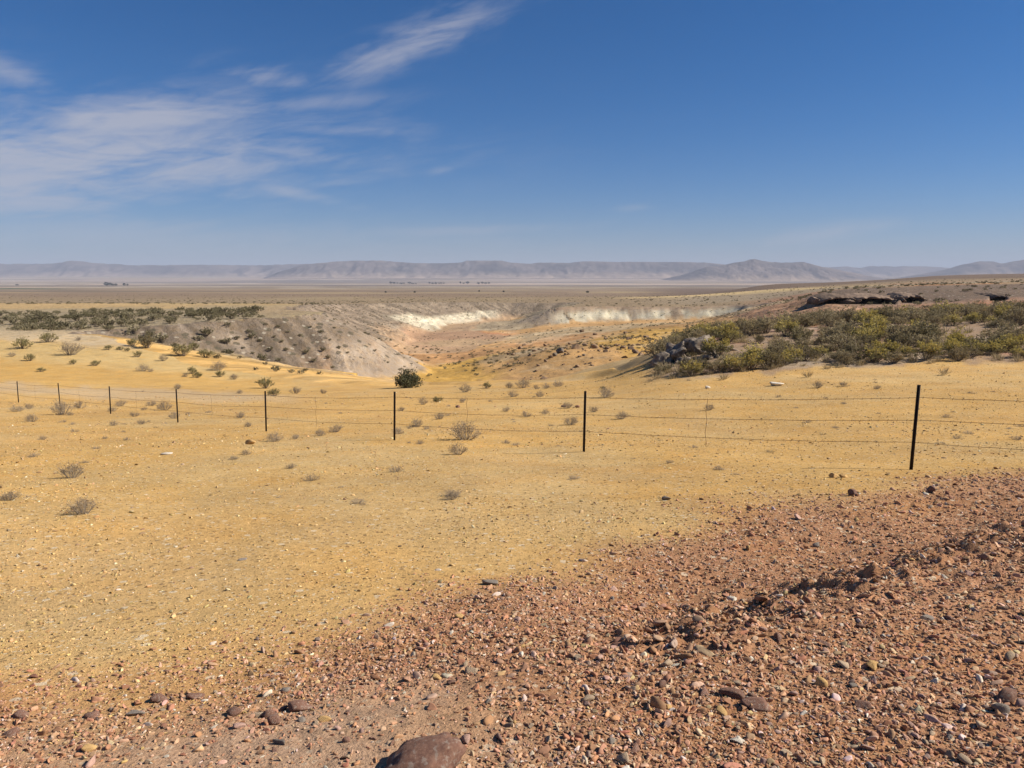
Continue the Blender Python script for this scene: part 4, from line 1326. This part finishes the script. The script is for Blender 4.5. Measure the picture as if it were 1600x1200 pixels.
def strata_mass(seed, size, layers):
    """a rock mass whose beds stand out as ragged steps"""
    v, f = rock_geo(seed, 4, 5, (1, 1, 1), .2)
    k = np.floor((v[:, 2] + .18 * v[:, 0] + 2) * layers)
    frac_ = (v[:, 2] + .18 * v[:, 0] + 2) * layers - k
    step = 1 + .13 * (_hash(k, k * 0, seed) - .5) * 2 - .16 * sstep(.66, .95, frac_)
    blk = _hash(k, np.floor(np.arctan2(v[:, 1], v[:, 0]) * 3.2 + k * .7), seed + 4)
    step = step + .24 * (blk - .5)
    v = v * np.stack([step, step, np.ones(len(v))], 1)
    return v * np.array(size), f


outc = link('rock_outcrop', None, label='grey layered rock outcrop at the left end of the bushy mound', cat='rock outcrop', loc=p)
for i, (x, y, z, sx, sy, sz, ry, rz) in enumerate([(.7, 2.2, .45, 1.5, 1.3, 1.35, -.3, .2), (2.4, 2.7, .8, 1.5, 1.2, .95, -.2, -.3), (-.2, 1.6, .0, .8, .8, .7, -.35, .5), (4.0, 2.7, .75, 1.0, 1.0, .65, -.1, .1)]):
    v, f = strata_mass(930 + i, (sx, sy, sz), 4.5)
    link('bedrock', mesh_np('bedrock', v, f, M['ledge']), outc, loc=(x, y, z), rot=(.1, ry, rz))
for i in range(20):
    v, f = rock_geo(900 + i, 2, 9, (1, 1, 1), .06)
    q = r_.uniform(.12, .42)
    x, y = r_.uniform(-.3, 4.4), r_.uniform(-.3, 1.2)
    link('block', mesh_np('block', v * np.array((q, q * .8, q * .6)), f, M['ledge']), outc, loc=(x, y, H(p.x + x, p.y + y) - p.z + q * .25), rot=(r_.uniform(-.4, .4), r_.uniform(-.4, .4), r_.uniform(0, 6)))

for i, (px, row, wpx, nslab, lab) in enumerate([
        (1310, 470, 46, 8, 'leftmost dark overhanging rock ledge on the red ridge'),
        (1362, 470, 62, 10, 'longest dark overhanging rock ledge on the red ridge'),
        (1422, 468, 30, 6, 'short dark overhanging rock ledge right of the longest one'),
        (1556, 468, 24, 4, 'small dark ledge near the right edge of the red ridge')]):
    y = 207.0
    x = (px - 800) / F * y
    zt = slope_of(row - 11) * y; zb = slope_of(row + 4) * y
    w = wpx / F * y
    root = link('rock_ledge', None, label=lab, cat='rock ledge', group='overhanging ledges on the red ridge', loc=(x, y, zb))
    hh = zt - zb
    nu, nv = 40, 18
    U, V2 = np.meshgrid(np.linspace(-.5, .5, nu), np.linspace(0, 1, nv))
    xw = U * (w * 1.35)
    edge = fbm(xw / 1.8 + i * 9, xw * 0, 3, 951 + i) * 1.5 + 2.2 * np.abs(2 * U) ** 3
    yd = -1.2 + edge * (1 - V2) + V2 * 10.5
    arch = hh * (.62 - .55 * np.abs(2 * U) ** 2.6)
    top = arch + .35 + V2 * .55 * (1 - np.abs(2 * U) ** 4) + fbm(xw / 1.1, yd / 1.1 + i * 5, 4, 953) * .32 + .5 * np.sqrt(np.clip(V2 * 4, 0, 1)) - .4
    bot = arch - .25 - .35 * V2 + fbm(xw / .9, yd / .9 + i * 5, 3, 957) * .25
    bot = np.minimum(bot, top - .12)
    vv = np.concatenate([np.stack([xw, yd, top], -1).reshape(-1, 3), np.stack([xw, yd + .25, bot], -1).reshape(-1, 3)])
    ff = []
    n1 = nu * nv
    for a_ in range(nv - 1):
        for b_ in range(nu - 1):
            q0 = a_ * nu + b_
            ff.append((q0, q0 + 1, q0 + nu + 1, q0 + nu)); ff.append((n1 + q0, n1 + q0 + nu, n1 + q0 + nu + 1, n1 + q0 + 1))
    for b_ in range(nu - 1):
        ff.append((b_, n1 + b_, n1 + b_ + 1, b_ + 1))
    for a_ in range(nv - 1):
        q0 = a_ * nu; ff.append((q0, q0 + nu, n1 + q0 + nu, n1 + q0)); q0 += nu - 1; ff.append((q0, n1 + q0, n1 + q0 + nu, q0 + nu))
    link('roof_slab', mesh_np('roof_slab', vv, np.array(ff), M['dark_ledge']), root)
    for sx in (-1, 1):
        v, f = rock_geo(990 + i * 4 + sx, 4, 8, (1, 1, 1), .22)
        link('side_rock', mesh_np('side_rock', v * np.array((w * .10 + .8, 4.5, hh * .45)), f, M['dark_ledge']), root, loc=(sx * w * .60, 3.0, hh * .22))

BOULDERS = [
    (898, 545, 15, 'dark'), (915, 540, 9, 'dark'), (928, 541, 8, 'dark'), (940, 543, 7, 'dark'), (875, 551, 14, 'ledge'), (868, 556, 9, 'ledge'), (813, 545, 11, 'dark'), (835, 549, 7, 'dark'),
    (852, 541, 8, 'dark'), (861, 559, 8, 'dark'), (853, 565, 7, 'dark'), (842, 572, 7, 'dark'), (894, 578, 7, 'dark'), (903, 573, 8, 'dark'), (924, 582, 6, 'dark'), (905, 558, 7, 'ledge'),
    (912, 556, 6, 'ledge'), (949, 545, 9, 'dark'), (936, 549, 8, 'dark'), (974, 544, 9, 'dark'), (985, 546, 10, 'dark'), (993, 552, 12, 'dark'), (1001, 558, 12, 'dark'), (1010, 562, 11, 'dark'), (1019, 563, 10, 'dark'),
    (820, 540, 7, 'dark'), (890, 538, 6, 'dark'), (962, 540, 6, 'dark'), (908, 519, 9, 'dark'), (930, 523, 8, 'dark'), (946, 530, 9, 'dark'), (978, 521, 7, 'dark'), (828, 556, 7, 'dark'), (838, 580, 5, 'dark'), (925, 560, 5, 'dark'), (880, 570, 5, 'dark')]
bmesh_cache = {}
for i, (px, row, wpx, k) in enumerate(BOULDERS):
    p = hit(px, row, 90, 400)
    s = wpx / F * math.hypot(p.x, p.y) * .66
    key = (k, i % 6)
    if key not in bmesh_cache:
        v, f = rock_geo(1100 + i, 3, 10, (1, .9, .62), .08)
        bmesh_cache[key] = mesh_np('boulder', v, f, M['brown_boulder' if k == 'dark' else 'ledge'])
    lab = ('large' if wpx > 8 else 'small') + ' brown boulder on the ' + ('left flank' if px < 860 else 'right flank' if px > 925 else 'middle') + ' of the rubble knoll' + (', low on its slope' if row > 562 else '')
    grp = 'boulders on the rubble knoll'
    if i == 0: lab, grp = 'tallest dark boulder on the rubble knoll right of the canyon floor', 'boulders on the rubble knoll'
    elif px >= 970 and row > 540: lab, grp = 'dark rock of the broken ledge left of the bushy mound', 'rocks of the broken ledge'
    elif k == 'ledge': lab, grp = 'pale grey slab on the rubble knoll right of the canyon floor', 'pale slabs on the rubble knoll'
    elif row < 535: lab, grp = 'reddish boulder on the slope behind the rubble knoll', 'boulders behind the rubble knoll'
    link('boulder', bmesh_cache[key], label=lab, cat='boulder', group=grp, loc=(p.x, p.y, p.z + s * .25), rot=(random.uniform(-.2, .2), random.uniform(-.3, .3), random.uniform(0, 6.28)), scale=(s, s, s * (1.5 if i == 0 else 1)))


bsrc = [o for o in scene.objects if o.name.startswith('boulder') and o.data.materials[0] == M['brown_boulder']][:5]
t_ = rng.uniform(790, 1040, 900); y_ = rng.uniform(118, 190, 900); x_ = (t_ - 800) / F * y_
k_ = (fbm(x_ / 6, y_ / 6, 3, 421) > .12) & ((y_ > 138) | (rng.random(900) < .35))
x_, y_ = x_[k_], y_[k_]; n_ = len(x_)
s_ = np.exp(rng.normal(math.log(.22), .5, n_))
instancer('knoll_rubble', 'small broken rock strewn over the knoll right of the canyon floor', np.stack([x_, y_, height(x_, y_) + s_ * .2], 1),
          np.stack([rng.normal(0, .3, n_), rng.normal(0, .3, n_), rng.uniform(0, 6.28, n_)], 1), np.stack([s_, s_, s_ * rng.uniform(.7, 1.2, n_)], 1), None, bsrc)


# ------------------------------------------------------------------ the wire fence
def fence():
    spots = [(1422, 734), (912, 706), (616, 688), (416, 674), (278, 660), (173, 647), (94, 635), (29, 629)]
    base = [hit(px, row) for px, row in spots]
    step = base[0] - base[1]
    q = base[0] + step; q.z = H(q.x, q.y); base.insert(0, q)
    q = base[-1] + (base[-1] - base[-3]) * .5; q.z = H(q.x, q.y); base.append(q)
    root = link('wire_fence', None, label='barbed wire fence on dark steel posts crossing the yellow field', cat='fence', loc=base[1])
    o = base[1]
    ph = 1.33
    mb = MB()
    mb.box((0, 0, .52), (.025, .0035, .86)); mb.box((0, -.02, .52), (.0035, .0175, .86))
    for k in range(22): mb.box((0, .006, .06 + k * .057), (.006, .005, .008))
    pm = mb.mesh('post', M['steel'])
    lean = [.0, .035, .008, .02, .01, .0, .012, -.01, .01, 0]
    for i, b in enumerate(base):
        s = 1.05 if i == 1 else 1.0
        link('post', pm, root, loc=b - o, rot=(random.uniform(-.02, .02), lean[i], .78 + random.uniform(-.2, .2)), scale=(1.1, 1.1, ph / 1.38 * s))
    r = np.random.default_rng(5)
    for hgt in (1.19, .82, .455):
        w = MB()
        for i in range(len(base) - 1):
            a = np.array(base[i] - o) + (lean[i] * hgt, 0, hgt); b = np.array(base[i + 1] - o) + (lean[i + 1] * hgt, 0, hgt)
            t = np.linspace(0, 1, 25)[:, None]
            sag = .035 + .03 * r.random()
            p = a + (b - a) * t; p[:, 2] -= (4 * t * (1 - t))[:, 0] * sag
            p[:, 2] += r.normal(0, .003, 25)
            w.tube(p, .0034, 4)
            for tt in np.arange(.02, 1, .022):
                c = a + (b - a) * tt; c[2] -= 4 * tt * (1 - tt) * sag
                for sgn in (-1, 1):
                    dv = np.array([.008 * sgn, .008, .018 * sgn])
                    w.tube([c - dv, c + dv], .0014, 3)
        link('wire', w.mesh('wire', M['wire']), root)
    for i in range(len(base) - 1):
        f = .56 if i else .5
        c = base[i].lerp(base[i + 1], f) - o
        p = np.array([(c.x + .012 * math.sin(k * 1.3 + i), c.y, c.z + 1.17 - k * .085) for k in range(12)])
        w = MB(); w.tube(p, .0034, 4)
        link('wire_stay', w.mesh('wire_stay', M['wire']), root)


fence()

# ------------------------------------------------------------------ twig on the dirt, far farm trees
p0, p1 = hit(386, 1106), hit(424, 1090)
p2 = hit(452, 1090)
w = MB(); w.tube([p0 + Vector((0, 0, .01)), p1 + Vector((0, 0, .02)), p2 + Vector((0, 0, .008))], [.0016, .002, .0015], 4)
link('twig', w.mesh('twig', M['twig']), label='thin bent twig lying on the pink dirt above the stone cluster', cat='twig')


def far_trees():
    M['far_leaf'] = leaf_material('farm_tree_leaves', (.05, .055, .03), (.08, .085, .05))
    sets = [('farm tree in the dark cluster on the plain at the left', 'farm trees at the left', [(171, 9, 7), (177, 5, 5), (181, 4, 5), (186, 5, 4), (199, 4, 4), (204, 4, 4), (33, 5, 3)], 6500),
            ('shelter-belt tree in the long dark row far out on the plain', 'shelter belt on the plain', [(x, 4 + (x * 7 % 3), 3) for x in (612, 617, 622, 628, 632, 641, 646, 651, 672, 677, 682, 687, 690, 694, 720, 725, 731, 748, 754, 759, 764)], 9000),
            ('lone dark tree on the near plain', 'lone trees on the near plain', [(604, 4, 3), (649, 4, 3), (749, 4, 4), (787, 4, 3), (917, 5, 4)], 2000)]
    cm = []
    for s in range(3):
        r = np.random.default_rng(1300 + s)
        n = 260
        d = r.normal(0, 1, (n, 3)); d /= np.linalg.norm(d, axis=1)[:, None]
        p = d * (r.uniform(.2, 1, (n, 1)) ** .5) * np.array([.5, .5, .42]) + (0, 0, .55)
        v, f = leaf_quads(p, d, .22, .07, r)
        cm.append(mesh_np('farm_tree_crown', v, f, M['far_leaf']))
    tm = MB(); tm.tube([(0, 0, -.15), (0, 0, .3), (.02, 0, .7)], [.05, .04, .01], 5); tm = tm.mesh('farm_tree_trunk', M['twig'])
    for lab, grp, items, D in sets:
        for px, wpx, hpx in items:
            y = D * random.uniform(.97, 1.03)
            x = (px - 800) / F * y
            z = H(x, y)
            root = link('farm_tree', None, label=lab, cat='tree', group=grp, loc=(x, y, z), scale=(wpx / F * y * (q := random.uniform(.5, 1.0)), wpx / F * y * q, hpx / F * y * random.uniform(.5, 1.1)))
            link('crown', random.choice(cm), root); link('trunk', tm, root)


far_trees()

# ------------------------------------------------------------------ haze
def haze():
    hb = MB(); hb.box((0, 0, 280), (33000, 33000, 430))
    mt = bpy.data.materials.new('haze_air'); mt.use_nodes = True
    nt = mt.node_tree; nt.nodes.clear()
    pv = nt.nodes.new('ShaderNodeVolumePrincipled')
    pv.inputs['Color'].default_value = (.72, .79, .96, 1)
    pv.inputs['Density'].default_value = 3.8e-5
    pv.inputs['Anisotropy'].default_value = 0.0
    out = nt.nodes.new('ShaderNodeOutputMaterial'); nt.links.new(pv.outputs[0], out.inputs['Volume'])
    link('haze', hb.mesh('haze', mt), kind='stuff', label='thin pale haze over the plain and the mountains')


haze()
